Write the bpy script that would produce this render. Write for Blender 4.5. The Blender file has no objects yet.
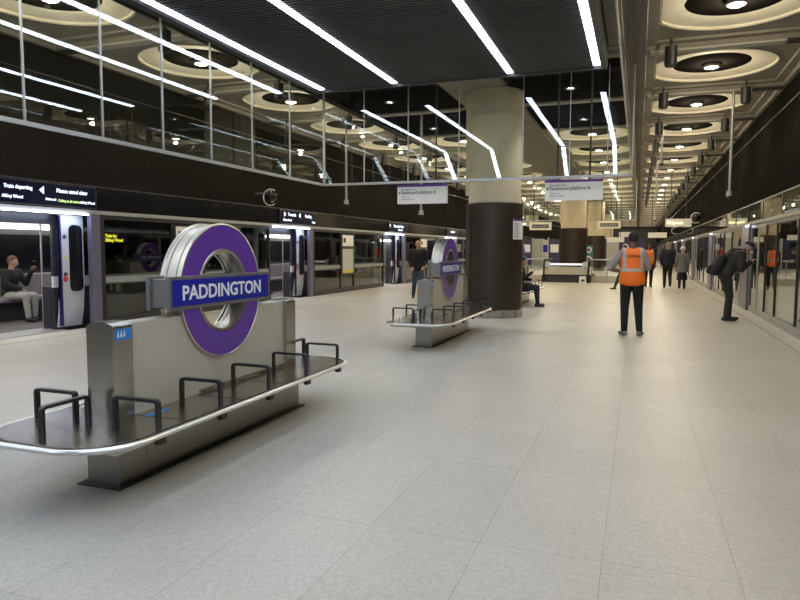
import bpy, bmesh, math, random
from mathutils import Vector, Matrix
random.seed(7)
S = bpy.context.scene
COL = S.collection
PI = math.pi
R = math.radians

# ------------------------------------------------------------------ camera, world, exposure
cam = bpy.data.cameras.new('camera'); cam.sensor_width = 36.0; cam.lens = 652.1 / 800 * 36
cam.clip_start = 0.05; cam.clip_end = 400
camo = bpy.data.objects.new('camera', cam); COL.objects.link(camo)
yaw, pitch, roll = .349017, .0777939, .00391
fw = Vector((-math.sin(yaw), math.cos(yaw), 0)); rt = Vector((math.cos(yaw), math.sin(yaw), 0)); up = Vector((0, 0, 1))
f2 = math.cos(pitch) * fw - math.sin(pitch) * up; u2 = math.sin(pitch) * fw + math.cos(pitch) * up
r3 = math.cos(roll) * rt + math.sin(roll) * u2; u3 = -math.sin(roll) * rt + math.cos(roll) * u2
camo.matrix_world = Matrix(((r3.x, u3.x, -f2.x, 0), (r3.y, u3.y, -f2.y, 0), (r3.z, u3.z, -f2.z, 1.5), (0, 0, 0, 1)))
S.camera = camo
S.view_settings.view_transform = 'Standard'; S.view_settings.look = 'None'
S.view_settings.gamma = 1; S.view_settings.use_curve_mapping = False
S.view_settings.exposure = 0.15
w = bpy.data.worlds.new('World'); S.world = w; w.use_nodes = True
w.node_tree.nodes['Background'].inputs[0].default_value = (.5, .5, .55, 1)
w.node_tree.nodes['Background'].inputs[1].default_value = .05
LINEAR_E = 17.0      # strength of the cool linear lights
LAMP_W = 75.0        # watts of one ring light
COOL = (.74, .84, 1.0); WARM = (1.0, .86, .62)

# ------------------------------------------------------------------ materials
def newmat(name):
    m = bpy.data.materials.new(name); m.use_nodes = True
    return m, m.node_tree.nodes, m.node_tree.links
def pm(name, col, rough=.5, metal=0, var=.12, scale=6, stretch=(1, 1, 1), bump=0, spec=.5, alpha=None):
    m, n, l = newmat(name); b = n['Principled BSDF']
    tc = n.new('ShaderNodeTexCoord'); mp = n.new('ShaderNodeMapping'); mp.inputs['Scale'].default_value = stretch
    no = n.new('ShaderNodeTexNoise'); no.inputs['Scale'].default_value = scale; no.inputs['Detail'].default_value = 4
    mx = n.new('ShaderNodeMix'); mx.data_type = 'RGBA'
    mx.inputs[6].default_value = [c * (1 - var) for c in col] + [1]; mx.inputs[7].default_value = [min(1, c * (1 + var)) for c in col] + [1]
    l.new(tc.outputs['Object'], mp.inputs[0]); l.new(mp.outputs[0], no.inputs[0]); l.new(no.outputs[0], mx.inputs[0])
    l.new(mx.outputs[2], b.inputs['Base Color'])
    b.inputs['Roughness'].default_value = rough; b.inputs['Metallic'].default_value = metal
    b.inputs['Specular IOR Level'].default_value = spec
    if bump:
        bp = n.new('ShaderNodeBump'); bp.inputs['Strength'].default_value = bump; bp.inputs['Distance'].default_value = .01
        l.new(no.outputs[0], bp.inputs['Height']); l.new(bp.outputs[0], b.inputs['Normal'])
    return m
def em(name, col, s):
    m, n, l = newmat(name); n.remove(n['Principled BSDF'])
    e = n.new('ShaderNodeEmission'); e.inputs[0].default_value = (*col, 1); e.inputs[1].default_value = s
    l.new(e.outputs[0], n['Material Output'].inputs[0]); return m
def glass(name, tint=(.9, .95, .93), ior=1.5, extra=0.0, rough=0.0):
    m, n, l = newmat(name); n.remove(n['Principled BSDF'])
    t = n.new('ShaderNodeBsdfTransparent'); t.inputs[0].default_value = (*tint, 1)
    g = n.new('ShaderNodeBsdfGlossy'); g.inputs['Roughness'].default_value = rough; g.inputs[0].default_value = (1, 1, 1, 1)
    f = n.new('ShaderNodeFresnel')
    # the far face of a pane sees glass-to-air, so its index is inverted to avoid total reflection
    ge = n.new('ShaderNodeNewGeometry'); iv = n.new('ShaderNodeMix'); iv.data_type = 'FLOAT'; iv.inputs[2].default_value = ior; iv.inputs[3].default_value = 1 / ior
    l.new(ge.outputs['Backfacing'], iv.inputs[0]); l.new(iv.outputs[0], f.inputs[0])
    a = n.new('ShaderNodeMath'); a.operation = 'ADD'; a.use_clamp = True; a.inputs[1].default_value = extra
    mx = n.new('ShaderNodeMixShader')
    l.new(f.outputs[0], a.inputs[0]); l.new(a.outputs[0], mx.inputs[0]); l.new(t.outputs[0], mx.inputs[1]); l.new(g.outputs[0], mx.inputs[2])
    l.new(mx.outputs[0], n['Material Output'].inputs[0]); return m
def floor_mat():
    m, n, l = newmat('terrazzo'); b = n['Principled BSDF']
    tc = n.new('ShaderNodeTexCoord')
    mp = n.new('ShaderNodeMapping'); mp.inputs['Location'].default_value = (.12, -3.19, 0); l.new(tc.outputs['Object'], mp.inputs[0])
    br = n.new('ShaderNodeTexBrick'); br.offset = 0.0; br.inputs['Scale'].default_value = 1
    br.inputs['Brick Width'].default_value = .6; br.inputs['Row Height'].default_value = 1.2
    br.inputs['Mortar Size'].default_value = .0022; br.inputs['Mortar Smooth'].default_value = .1; br.inputs['Bias'].default_value = 0
    br.inputs['Color1'].default_value = (.50, .475, .42, 1); br.inputs['Color2'].default_value = (.53, .505, .45, 1)
    br.inputs['Mortar'].default_value = (.33, .31, .28, 1)
    l.new(mp.outputs[0], br.inputs[0])
    vo = n.new('ShaderNodeTexVoronoi'); vo.inputs['Scale'].default_value = 75; l.new(tc.outputs['Object'], vo.inputs[0])
    cr = n.new('ShaderNodeValToRGB'); cr.color_ramp.elements[0].position = .0; cr.color_ramp.elements[0].color = (.86, .85, .84, 1)
    cr.color_ramp.elements[1].position = .9; cr.color_ramp.elements[1].color = (1.09, 1.09, 1.09, 1)
    l.new(vo.outputs['Color'], cr.inputs[0])
    no = n.new('ShaderNodeTexNoise'); no.inputs['Scale'].default_value = .9; no.inputs['Detail'].default_value = 5; l.new(tc.outputs['Object'], no.inputs[0])
    cr2 = n.new('ShaderNodeValToRGB'); cr2.color_ramp.elements[0].position = .35; cr2.color_ramp.elements[0].color = (.93, .925, .92, 1); cr2.color_ramp.elements[1].position = .65
    l.new(no.outputs[0], cr2.inputs[0])
    m1 = n.new('ShaderNodeMix'); m1.data_type = 'RGBA'; m1.blend_type = 'MULTIPLY'; m1.inputs[0].default_value = 1
    m2 = n.new('ShaderNodeMix'); m2.data_type = 'RGBA'; m2.blend_type = 'MULTIPLY'; m2.inputs[0].default_value = 1
    l.new(br.outputs[0], m1.inputs[6]); l.new(cr.outputs[0], m1.inputs[7]); l.new(m1.outputs[2], m2.inputs[6]); l.new(cr2.outputs[0], m2.inputs[7])
    l.new(m2.outputs[2], b.inputs['Base Color']); b.inputs['Roughness'].default_value = .42; b.inputs['Specular IOR Level'].default_value = .35
    return m
def concrete(name, col, board=True):
    m, n, l = newmat(name); b = n['Principled BSDF']
    tc = n.new('ShaderNodeTexCoord')
    no = n.new('ShaderNodeTexNoise'); no.inputs['Scale'].default_value = 1.7; no.inputs['Detail'].default_value = 8
    no2 = n.new('ShaderNodeTexNoise'); no2.inputs['Scale'].default_value = 22; no2.inputs['Detail'].default_value = 3
    l.new(tc.outputs['Object'], no.inputs[0]); l.new(tc.outputs['Object'], no2.inputs[0])
    mx = n.new('ShaderNodeMix'); mx.data_type = 'RGBA'; mx.inputs[6].default_value = [c * .75 for c in col] + [1]; mx.inputs[7].default_value = [c * 1.2 for c in col] + [1]
    mm = n.new('ShaderNodeMath'); mm.operation = 'ADD'; mm.inputs[1].default_value = 0
    ml = n.new('ShaderNodeMath'); ml.operation = 'MULTIPLY'; ml.inputs[1].default_value = .35
    l.new(no2.outputs[0], ml.inputs[0]); l.new(ml.outputs[0], mm.inputs[1]); l.new(no.outputs[0], mm.inputs[0])
    sb = n.new('ShaderNodeMath'); sb.operation = 'SUBTRACT'; sb.inputs[1].default_value = .17; l.new(mm.outputs[0], sb.inputs[0])
    l.new(sb.outputs[0], mx.inputs[0]); l.new(mx.outputs[2], b.inputs['Base Color']); b.inputs['Roughness'].default_value = .8
    return m
def vest_mat():
    m, n, l = newmat('hi_vis_orange'); b = n['Principled BSDF']
    tc = n.new('ShaderNodeTexCoord'); sx = n.new('ShaderNodeSeparateXYZ'); l.new(tc.outputs['Object'], sx.inputs[0])
    def math_(op, a, b_=None):
        q = n.new('ShaderNodeMath'); q.operation = op
        for i, v in enumerate((a, b_)):
            if v is None: continue
            if isinstance(v, (int, float)): q.inputs[i].default_value = v
            else: l.new(v, q.inputs[i])
        return q.outputs[0]
    hz = math_('LESS_THAN', math_('ABSOLUTE', math_('SUBTRACT', sx.outputs[2], 1.13)), .027)
    ax = math_('ABSOLUTE', sx.outputs[0]); vt = math_('LESS_THAN', math_('ABSOLUTE', math_('SUBTRACT', ax, .135)), .025)
    vt = math_('MULTIPLY', vt, math_('GREATER_THAN', sx.outputs[2], 1.10))
    f = math_('MAXIMUM', hz, vt)
    mx = n.new('ShaderNodeMix'); mx.data_type = 'RGBA'; mx.inputs[6].default_value = (1.0, .20, .015, 1); mx.inputs[7].default_value = (.50, .45, .40, 1)
    l.new(f, mx.inputs[0]); l.new(mx.outputs[2], b.inputs['Base Color']); b.inputs['Roughness'].default_value = .65
    no = n.new('ShaderNodeTexNoise'); no.inputs['Scale'].default_value = 9; l.new(tc.outputs['Object'], no.inputs[0])
    bp = n.new('ShaderNodeBump'); bp.inputs['Strength'].default_value = .5; bp.inputs['Distance'].default_value = .02; l.new(no.outputs[0], bp.inputs['Height']); l.new(bp.outputs[0], b.inputs['Normal'])
    return m
M = {}
M['floor'] = floor_mat()
M['conc'] = concrete('ceiling_concrete', (.26, .235, .185))
M['conc_pale'] = concrete('pale_concrete', (.50, .46, .38))
M['ring_paint'] = concrete('ring_concrete', (.80, .74, .60))
M['conc_col'] = concrete('column_concrete', (.66, .56, .39))
M['black_clad'] = pm('dark_bronze_cladding', (.032, .021, .012), .42, 0, .3, 3, (1, 1, .2))
M['fascia'] = pm('dark_fascia', (.017, .0155, .0135), .7, 0, .25, 2, (1, .1, 1), spec=.0)
M['black_gloss'] = pm('gloss_black', (.008, .008, .010), .12, 0, .2, 3)
M['black'] = pm('black_paint', (.012, .012, .013), .4, 0, .2, 8)
M['dark_metal'] = pm('dark_grey_metal', (.05, .048, .046), .45, .3, .2, 6)
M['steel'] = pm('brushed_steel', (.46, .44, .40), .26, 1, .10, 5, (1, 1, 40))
M['steel_dark'] = pm('shaded_steel', (.30, .28, .25), .28, 1, .12, 5, (1, 1, 30))  # darker copy of the steel; shade from the seat put into its colour
M['steel_top'] = pm('worn_steel_seat', (.40, .375, .34), .26, 1, .18, 4, (1, 14, 1), .1)
M['steel_pale'] = pm('pale_panel_enamel', (.56, .52, .43), .40, .35, .10, 180)
M['chrome'] = pm('polished_edge', (.80, .79, .77), .34, 1, .04, 4)
M['rim'] = pm('roundel_rim', (.52, .48, .40), .28, .95, .22, 9, (1, 1, 1))
M['purple'] = pm('purple_enamel', (.115, .035, .30), .32, 0, .05, 5)
M['blue'] = pm('blue_enamel', (.008, .014, .30), .28, 0, .05, 5)
M['white'] = pm('white_lettering', (.80, .80, .80), .5, 0, .02, 5)
M['offwhite'] = pm('off_white_sign', (.88, .86, .80), .5, 0, .04, 5)
M['ink'] = pm('dark_ink', (.02, .02, .03), .6, 0, .1, 5)
M['ink_soft'] = pm('grey_ink', (.18, .18, .19), .6, 0, .1, 5)
M['teal'] = pm('teal_cabinet', (.06, .17, .23), .5, 0, .1, 30)
M['sticker'] = pm('blue_sticker', (.03, .20, .55), .4, 0, .1, 30)
M['mesh'] = pm('dark_mesh', (.010, .009, .008), .9, 0, .5, 90, spec=0)
M['hatch'] = pm('hatch_black', (.014, .013, .013), .8, 0, .3, 4, spec=0)
M['uplight'] = pm('lamp_housing', (.028, .026, .024), .5, .2, .1, 8)
M['slat'] = pm('soffit_slat', (.060, .059, .060), .5, .2, .15, 3)
M['linear'] = em('linear_light', COOL, LINEAR_E)
M['lamp'] = em('lamp_face', (1, .93, .80), 30)
M['spot'] = em('spot_face', (.95, .96, 1), 25)
M['doorlight'] = em('door_light_lens', (.75, .82, 1.0), 14)
M['traincell'] = em('train_strip_light', (1, .98, .92), 7)
M['glass'] = glass('clear_glass', (.93, .96, .94), 1.5, .02)
M['psd_glass'] = glass('screen_glass', (.62, .66, .64), 1.52, .02)
M['tint'] = glass('train_window', (.10, .11, .12), 1.5, .03)
M['frame'] = pm('grey_frame', (.42, .42, .41), .4, .6, .08, 5)
M['post'] = pm('blue_grey_post', (.20, .19, .26), .35, .6, .1, 5, (1, 1, 9))
M['seal'] = pm('navy_seal', (.012, .012, .10), .35, 0, .1, 5)
M['bar_grey'] = pm('name_bar_grey', (.22, .21, .20), .4, .6, .08, 5)
M['bronze'] = pm('bronze_header', (.17, .14, .11), .4, .5, .12, 5)
M['transom'] = pm('grey_transom', (.30, .30, .28), .5, .2, .08, 4)
M['train_white'] = pm('train_white', (.50, .50, .53), .3, 0, .05, 3)
M['train_grey'] = pm('train_band_grey', (.62, .62, .60), .4, 0, .08, 3)
M['train_dark'] = pm('train_dark', (.035, .035, .04), .3, 0, .2, 3)
M['train_floor'] = pm('train_floor', (.10, .09, .085), .6, 0, .2, 30)
M['moquette'] = pm('seat_moquette', (.21, .19, .21), .9, 0, .95, 7, (1, 1.4, 9))
M['adpink'] = pm('advert_band', (.75, .52, .50), .5, 0, .45, 4, (1, 4, .3))
M['navy_screen'] = pm('screen_face', (.006, .007, .03), .15, 0, .1, 5)
M['led_white'] = em('screen_text', (.75, .85, 1), 2.2)
M['led_green'] = em('screen_text_green', (.7, 1, .35), 1.2)
M['led_yellow'] = em('yellow_led', (1, .80, .05), 2.5)
M['illum'] = em('lit_sign_text', (1, .95, .45), 2.0)
M['sign_lit'] = pm('cream_sign', (.85, .80, .62), .5, 0, .03, 5)
M['poster'] = pm('map_poster', (.52, .52, .46), .5, 0, .25, 14)
M['yellow'] = pm('yellow_strip', (.75, .55, .05), .5, 0, .2, 10)
M['orange'] = pm('orange_print', (.85, .22, .06), .5, 0, .25, 6)
M['red'] = pm('red_print', (.6, .03, .03), .5, 0, .1, 6)
M['skin'] = pm('skin', (.50, .29, .20), .55, 0, .08, 14)
M['skin_dark'] = pm('skin_dark', (.16, .085, .055), .55, 0, .08, 14)
M['hair_dark'] = pm('dark_hair', (.010, .009, .008), .7, 0, .5, 60)
M['hair_brown'] = pm('brown_hair', (.10, .05, .025), .7, 0, .4, 60)
M['hair_grey'] = pm('grey_hair', (.30, .29, .28), .7, 0, .3, 60)
M['cl_black'] = pm('black_cloth', (.010, .010, .012), .85, 0, .4, 12, bump=.3)
M['cl_char'] = pm('charcoal_cloth', (.028, .026, .025), .85, 0, .4, 12, bump=.3)
M['cl_navy'] = pm('navy_cloth', (.018, .02, .034), .85, 0, .3, 12, bump=.3)
M['cl_jeans'] = pm('denim', (.045, .06, .10), .85, 0, .25, 25, bump=.2)
M['cl_grey'] = pm('grey_knit', (.26, .25, .25), .9, 0, .2, 40, bump=.2)
M['cl_coat'] = pm('grey_coat', (.14, .15, .14), .9, 0, .25, 20, bump=.2)
M['cl_sand'] = pm('pale_trousers', (.33, .31, .28), .9, 0, .15, 12, bump=.2)
M['cl_red'] = pm('red_cloth', (.35, .03, .02), .9, 0, .15, 12)
M['cl_white'] = pm('white_cloth', (.75, .75, .73), .9, 0, .06, 12)
M['vest'] = vest_mat()
M['shoe'] = pm('grey_shoe', (.16, .15, .15), .6, 0, .4, 20)
M['shoe_black'] = pm('black_shoe', (.012, .012, .012), .5, 0, .3, 20)
M['eye'] = pm('dark_eye', (.01, .008, .006), .2, 0, .1, 5)
M['purple_hoard'] = pm('purple_hoarding', (.04, .04, .10), .6, 0, .35, .9)
M['handrail'] = pm('black_rubber', (.012, .012, .012), .5, 0, .2, 8)
M['dark_void'] = pm('tunnel_dark', (.02, .02, .022), .8, 0, .4, 1.3)

# ------------------------------------------------------------------ mesh helpers
class MB:
    def __init__(s): s.bm = bmesh.new()
    def box(s, x0, y0, z0, x1, y1, z1, bev=0, mtx=None):
        b = bmesh.new(); bmesh.ops.create_cube(b, size=1)
        for v in b.verts: v.co = Vector(((x0 + x1) / 2 + v.co.x * (x1 - x0), (y0 + y1) / 2 + v.co.y * (y1 - y0), (z0 + z1) / 2 + v.co.z * (z1 - z0)))
        if bev: bmesh.ops.bevel(b, geom=b.edges[:], offset=bev, segments=2, profile=.5, affect='EDGES')
        s._add(b, mtx); return s
    def _add(s, b, mtx=None):
        if mtx is not None: bmesh.ops.transform(b, matrix=mtx, verts=b.verts)
        me = bpy.data.meshes.new('t'); b.to_mesh(me); b.free(); s.bm.from_mesh(me); bpy.data.meshes.remove(me)
    def cyl(s, p0, p1, r0, r1=None, n=20, caps=True):
        r1 = r0 if r1 is None else r1; p0 = Vector(p0); p1 = Vector(p1); d = p1 - p0
        b = bmesh.new(); bmesh.ops.create_cone(b, cap_ends=caps, segments=n, radius1=r0, radius2=r1, depth=d.length)
        q = Vector((0, 0, 1)).rotation_difference(d.normalized()) if d.length else None
        s._add(b, Matrix.Translation((p0 + p1) / 2) @ q.to_matrix().to_4x4()); return s
    def tube(s, pts, r, n=8, closed=False, flat=1.0):
        # swept tube through points; flat squashes the section along the second axis
        pts = [Vector(p) for p in pts]; N = len(pts); rings = []; prev = None
        for i, p in enumerate(pts):
            a = pts[(i - 1) % N] if (closed or i) else p; c = pts[(i + 1) % N] if (closed or i < N - 1) else p
            t = (c - a).normalized()
            ref = prev if prev is not None else (Vector((0, 0, 1)) if abs(t.z) < .9 else Vector((0, 1, 0)))
            u = (ref - t * ref.dot(t)).normalized(); v = t.cross(u); prev = u
            rings.append([s.bm.verts.new(p + u * math.cos(2 * PI * k / n) * r + v * math.sin(2 * PI * k / n) * r * flat) for k in range(n)])
        for i in range(N if closed else N - 1):
            A = rings[i]; B = rings[(i + 1) % N]
            for k in range(n): s.bm.faces.new((A[k], A[(k + 1) % n], B[(k + 1) % n], B[k]))
        if not closed: s.bm.faces.new(rings[0][::-1]); s.bm.faces.new(rings[-1])
        return s
    def lathe(s, prof, n=48, c=(0, 0), mtx=None, ang=2 * PI):
        b = bmesh.new(); rings = []
        for k in range(n):
            a = 2 * PI * k / n; rings.append([b.verts.new((c[0] + r * math.cos(a), c[1] + r * math.sin(a), z)) for r, z in prof])
        for k in range(n):
            A = rings[k]; B = rings[(k + 1) % n]
            for i in range(len(prof) - 1):
                b.faces.new((A[i], B[i], B[i + 1], A[i + 1]))
        bmesh.ops.remove_doubles(b, verts=b.verts, dist=1e-5)
        s._add(b, mtx); return s
    def prism(s, poly, axis, a0, a1):
        # extrude a 2D polygon along an axis: axis 'x' poly=(y,z); 'y' poly=(x,z); 'z' poly=(x,y)
        def P(u, v, a): return {'x': (a, u, v), 'y': (u, a, v), 'z': (u, v, a)}[axis]
        A = [s.bm.verts.new(P(u, v, a0)) for u, v in poly]; B = [s.bm.verts.new(P(u, v, a1)) for u, v in poly]; n = len(poly)
        for k in range(n): s.bm.faces.new((A[k], A[(k + 1) % n], B[(k + 1) % n], B[k]))
        s.bm.faces.new(A[::-1]); s.bm.faces.new(B); return s
    def quad(s, *p):
        s.bm.faces.new([s.bm.verts.new(q) for q in p]); return s
    def build(s, name, mat, parent=None, smooth=False):
        bmesh.ops.recalc_face_normals(s.bm, faces=s.bm.faces)
        me = bpy.data.meshes.new(name); s.bm.to_mesh(me); s.bm.free()
        me.materials.append(M[mat] if isinstance(mat, str) else mat)
        if smooth:
            for p in me.polygons: p.use_smooth = True
            try: me.set_sharp_from_angle(angle=R(35))
            except Exception: pass
        o = bpy.data.objects.new(name, me); COL.objects.link(o)
        if parent is not None: o.parent = parent
        return o
def tag(o, label=None, cat=None, group=None, kind=None):
    if label: o['label'] = label
    if cat: o['category'] = cat
    if group: o['group'] = group
    if kind: o['kind'] = kind
    return o
def struct(o): o['kind'] = 'structure'; return o
def empty(name, loc=(0, 0, 0), rz=0, label=None, cat=None, group=None):
    o = bpy.data.objects.new(name, None); COL.objects.link(o); o.location = loc; o.rotation_euler = (0, 0, rz); o.empty_display_size = .1
    return tag(o, label, cat, group)
def dup(root, loc, rz=None, label=None, group=None):
    def cp(o, par):
        c = o.copy(); COL.objects.link(c)
        if par is not None: c.parent = par
        for ch in list(o.children): cp(ch, c)
        return c
    r = cp(root, None); r.location = loc
    if rz is not None: r.rotation_euler = (0, 0, rz)
    if label: r['label'] = label
    if group: r['group'] = group
    return r
ORD = ['nearest', 'second', 'third', 'fourth', 'fifth', 'sixth', 'seventh', 'eighth', 'ninth', 'tenth', 'eleventh', 'twelfth']
def text(name, body, size, mat, parent, mtx, ext=.002, align='CENTER', bold=0):
    cu = bpy.data.curves.new('t', 'FONT'); cu.body = body; cu.size = size; cu.extrude = ext; cu.align_x = align; cu.align_y = 'CENTER'; cu.offset = bold
    cu.resolution_u = 3
    o = bpy.data.objects.new('t', cu); COL.objects.link(o); dg = bpy.context.evaluated_depsgraph_get(); dg.update()
    me = bpy.data.meshes.new_from_object(o.evaluated_get(dg)); bpy.data.objects.remove(o); bpy.data.curves.remove(cu)
    me.transform(mtx); me.materials.clear(); me.materials.append(M[mat])
    q = bpy.data.objects.new(name, me); COL.objects.link(q)
    if parent is not None: q.parent = parent
    return q
def facing(nrm, pos, sx=1.0):
    # matrix that stands text upright, readable from the side the normal points to
    nrm = Vector(nrm).normalized(); z = Vector((0, 0, 1)); x = z.cross(nrm)
    m = Matrix(((x.x * sx, z.x, nrm.x, pos[0]), (x.y * sx, z.y, nrm.y, pos[1]), (x.z * sx, z.z, nrm.z, pos[2]), (0, 0, 0, 1)))
    return m
def light(kind, loc, power, col, parent=None, size=.1, **k):
    L = bpy.data.lights.new('light', kind); L.energy = power; L.color = col
    if kind in ('POINT', 'SPOT'): L.shadow_soft_size = size
    for a, b in k.items(): setattr(L, a, b)
    o = bpy.data.objects.new('light', L); COL.objects.link(o); o.location = loc
    if parent is not None: o.parent = parent
    return o

XL, XR, CX = -9.65, 2.64, -3.3
YF = 112
# ------------------------------------------------------------------ the setting
struct(MB().box(XL - .1, -7, -.3, XR + .1, YF, 0).build('floor', 'floor'))
struct(MB().box(XL - 5, -7, -1.4, XL - .1, YF, -1.2).build('floor', 'dark_void'))
struct(MB().box(XR + .1, -7, -1.4, XR + 5, YF, -1.2).build('floor', 'dark_void'))
struct(MB().box(XL - 5.2, -7, -1.4, XL - 5, YF, 6).build('wall_left', 'dark_void'))
struct(MB().box(XR + 5, -7, -1.4, XR + 5.2, YF, 6).build('wall_right', 'dark_void'))
struct(MB().box(XL - 5, -7.2, -1.4, XR + 5, -7, 6).build('wall_back', 'dark_metal'))
struct(MB().box(XL - 5, YF, -1.4, XR + 5, YF + .2, 6).build('wall_far', 'dark_metal'))
# platform edge groove and strip
struct(MB().box(2.27, -7, 0, 2.285, YF, .003).box(XL + .45, -7, 0, XL + .465, YF, .003).build('trim_1', 'ink_soft'))

def upper_side(side):
    # dark fascia from the screens up to the ceiling, leaning outward a little
    X = XR if side > 0 else XL; s = 1 if side > 0 else -1
    nm = 'right' if side > 0 else 'left'
    m = MB()
    m.prism([(X, 2.66), (X + s * .17, 4.50), (X + s * .4, 4.50), (X + s * .4, 2.66)], 'y', -7, YF)
    m.prism([(X + s * .17, 4.53), (X + s * .25, 5.3), (X + s * .5, 5.3), (X + s * .5, 4.53)], 'y', -7, YF)
    m.prism([(X + s * .19, 4.49), (X + s * .19, 4.54), (X + s * .4, 4.54), (X + s * .4, 4.49)], 'y', -7, YF)
    for k in range(34):   # panel joints
        y = -6.2 + k * 3.5
        m.prism([(X - s * .004, 2.70), (X + s * .163, 4.49), (X + s * .2, 4.49), (X + s * .03, 2.70)], 'y', y, y + .02)
    struct(m.build('wall_' + nm, 'fascia'))
    t = MB().box(min(X - s * .012, X + s * .03), -7, 2.635, max(X - s * .012, X + s * .03), YF, 2.66)
    t.box(min(X + s * .155, X + s * .19), -7, 4.50, max(X + s * .155, X + s * .19), YF, 4.515)
    struct(t.build('trim_2', 'dark_metal'))
    # roof over the track
    struct(MB().box(min(X + s * .2, X + s * 5), -7, 5.25, max(X + s * .2, X + s * 5), YF, 5.4).build('ceiling', 'dark_void'))
upper_side(1); upper_side(-1)

# ---------------- ceiling: concrete coffers with round holes
ROWS = [(1.24, -.10, 2.90), (-1.45, -2.75, -.10), (-5.55, -6.9, -4.05), (-8.1, -9.9, -6.9)]
RC = [1.24, -1.45, -5.55, -8.1]
Y0, DY = 14.4, 3.5
K0, K1 = -4, 25
SLAB = 5.10
def coffers():
    m = MB(); bm = m.bm; pale = MB()
    HR = 1.14
    for ri, (cx, x0, x1) in enumerate(ROWS):
        for k in range(K0, K1 + 1):
            cy = Y0 + k * DY; y0, y1 = cy - DY / 2, cy + DY / 2
            mid = ri in (1, 2)
            hole = not (mid and k in (0, 1)) and not (mid and k < 0)
            lv = [(0, 4.99), (.12, 4.99), (.14, 5.06), (.30, 5.06), (.31, 5.10)]
            rects = []
            for ins, z in lv:
                rects.append([bm.verts.new(p) for p in ((x0 + ins, y0 + ins, z), (x1 - ins, y0 + ins, z), (x1 - ins, y1 - ins, z), (x0 + ins, y1 - ins, z))])
            for a, b in zip(rects, rects[1:]):
                for i in range(4): bm.faces.new((a[i], a[(i + 1) % 4], b[(i + 1) % 4], b[i]))
            if not hole:
                bm.faces.new(rects[-1]); continue
            N = 48; ins = .31; hx0, hx1, hy0, hy1 = x0 + ins, x1 - ins, y0 + ins, y1 - ins
            out = []; inn = []
            for i in range(N):
                a = 2 * PI * (i + .5) / N - 3 * PI / 4 - PI / N; ca, sa = math.cos(a), math.sin(a)
                tx = (hx1 - cx) / ca if ca > 1e-6 else ((hx0 - cx) / ca if ca < -1e-6 else 1e9)
                ty = (hy1 - cy) / sa if sa > 1e-6 else ((hy0 - cy) / sa if sa < -1e-6 else 1e9)
                t = min(tx, ty); out.append(bm.verts.new((cx + ca * t, cy + sa * t, 5.10)))
                r = min(HR, t * .985)
                inn.append(bm.verts.new((cx + ca * r, cy + sa * r, 5.10)))
            for i in range(N):
                j = (i + 1) % N; bm.faces.new((out[i], out[j], inn[j], inn[i]))
            # fill corner triangles
            cs = [(hx0, hy0), (hx1, hy0), (hx1, hy1), (hx0, hy1)]
            for c in cs:
                near = [i for i in range(N) if abs(out[i].co.x - c[0]) < .5 and abs(out[i].co.y - c[1]) < .5]
                for i in range(N):
                    j = (i + 1) % N; a, b = out[i].co, out[j].co
                    if abs(a.x - b.x) > 1e-4 and abs(a.y - b.y) > 1e-4 and (abs(a.x - c[0]) < 1e-4 or abs(b.x - c[0]) < 1e-4) and (abs(a.y - c[1]) < 1e-4 or abs(b.y - c[1]) < 1e-4):
                        cv = bm.verts.new((c[0], c[1], 5.10)); bm.faces.new((out[i], cv, out[j]))
    # spine over the columns
    m.box(-4.05, Y0 + (K0 - .5) * DY, 4.95, -2.75, Y0 + (K1 + .5) * DY, 5.2)
    struct(m.build('ceiling', 'conc'))
    for k in range(K0, K1 + 2):   # pale cross beams with small slots
        y = Y0 + (k - .5) * DY
        for x0, x1 in ((-9.3, -7.1), (-6.6, -4.3), (-2.5, -.4), (.1, 2.2)):
            if k <= 0 and x0 in (-6.6, -2.5): continue
            pale.box(x0, y - .10, 4.955, x1, y + .10, 5.0)
    struct(pale.build('ceiling', 'conc_pale'))
    ch = MB()
    for x in (-.16, -.04, -6.84, -6.96):
        ch.box(x - .02, Y0 + (K0 - .5) * DY, 4.93, x + .02, Y0 + (K1 + .5) * DY, 5.0)
    for k in range(K0, K1 + 2):
        y = Y0 + (k - .5) * DY
        ch.box(2.2, y - .05, 4.94, 2.8, y + .06, 5.0); ch.box(-9.8, y - .05, 4.94, -9.3, y + .06, 5.0)
    struct(ch.build('trim_3', 'dark_metal'))
    struct(MB().box(XL - .3, -7, 5.55, XR + .3, YF, 5.6).build('ceiling', 'dark_void'))
    # dark hatches in the middle rows beyond the soffit
    for ri in (1, 2):
        for k in (0, 1):
            cx, x0, x1 = ROWS[ri]; cy = Y0 + k * DY
            d = MB(); d.box(x0 + .05, cy - 1.5, 4.96, x1 - .05, cy + 1.45, 5.09, .01)
            for q in range(3): d.box(x0 + .1, cy - 1.0 + q * 1.0, 4.95, x1 - .1, cy - .98 + q * 1.0, 4.96)
            o = d.build('ceiling_hatch', 'hatch')
            side = 'right of' if ri == 1 else 'left of'; nf = 'nearer' if k == 0 else 'farther'
            tag(o, f'{nf} black square ceiling panel {side} the big near column', 'ceiling panel', 'black ceiling panels')
            s = empty('spotlight', (cx, cy + .1, 4.955), 0, f'small bright downlight in the {nf} black panel {side} the big near column', 'downlight', 'downlights in black panels')
            MB().lathe([(0, 0), (.13, 0), (.13, -.05), (.085, -.055), (.08, -.02), (0, -.02)], 24).build('housing', 'dark_metal', s)
            MB().lathe([(0, -.03), (.078, -.03)], 24).build('lens', 'spot', s)
            light('SPOT', (0, 0, -.08), 130, (.9, .95, 1), s, .08, spot_size=R(110), spot_blend=.6)
coffers()

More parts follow.
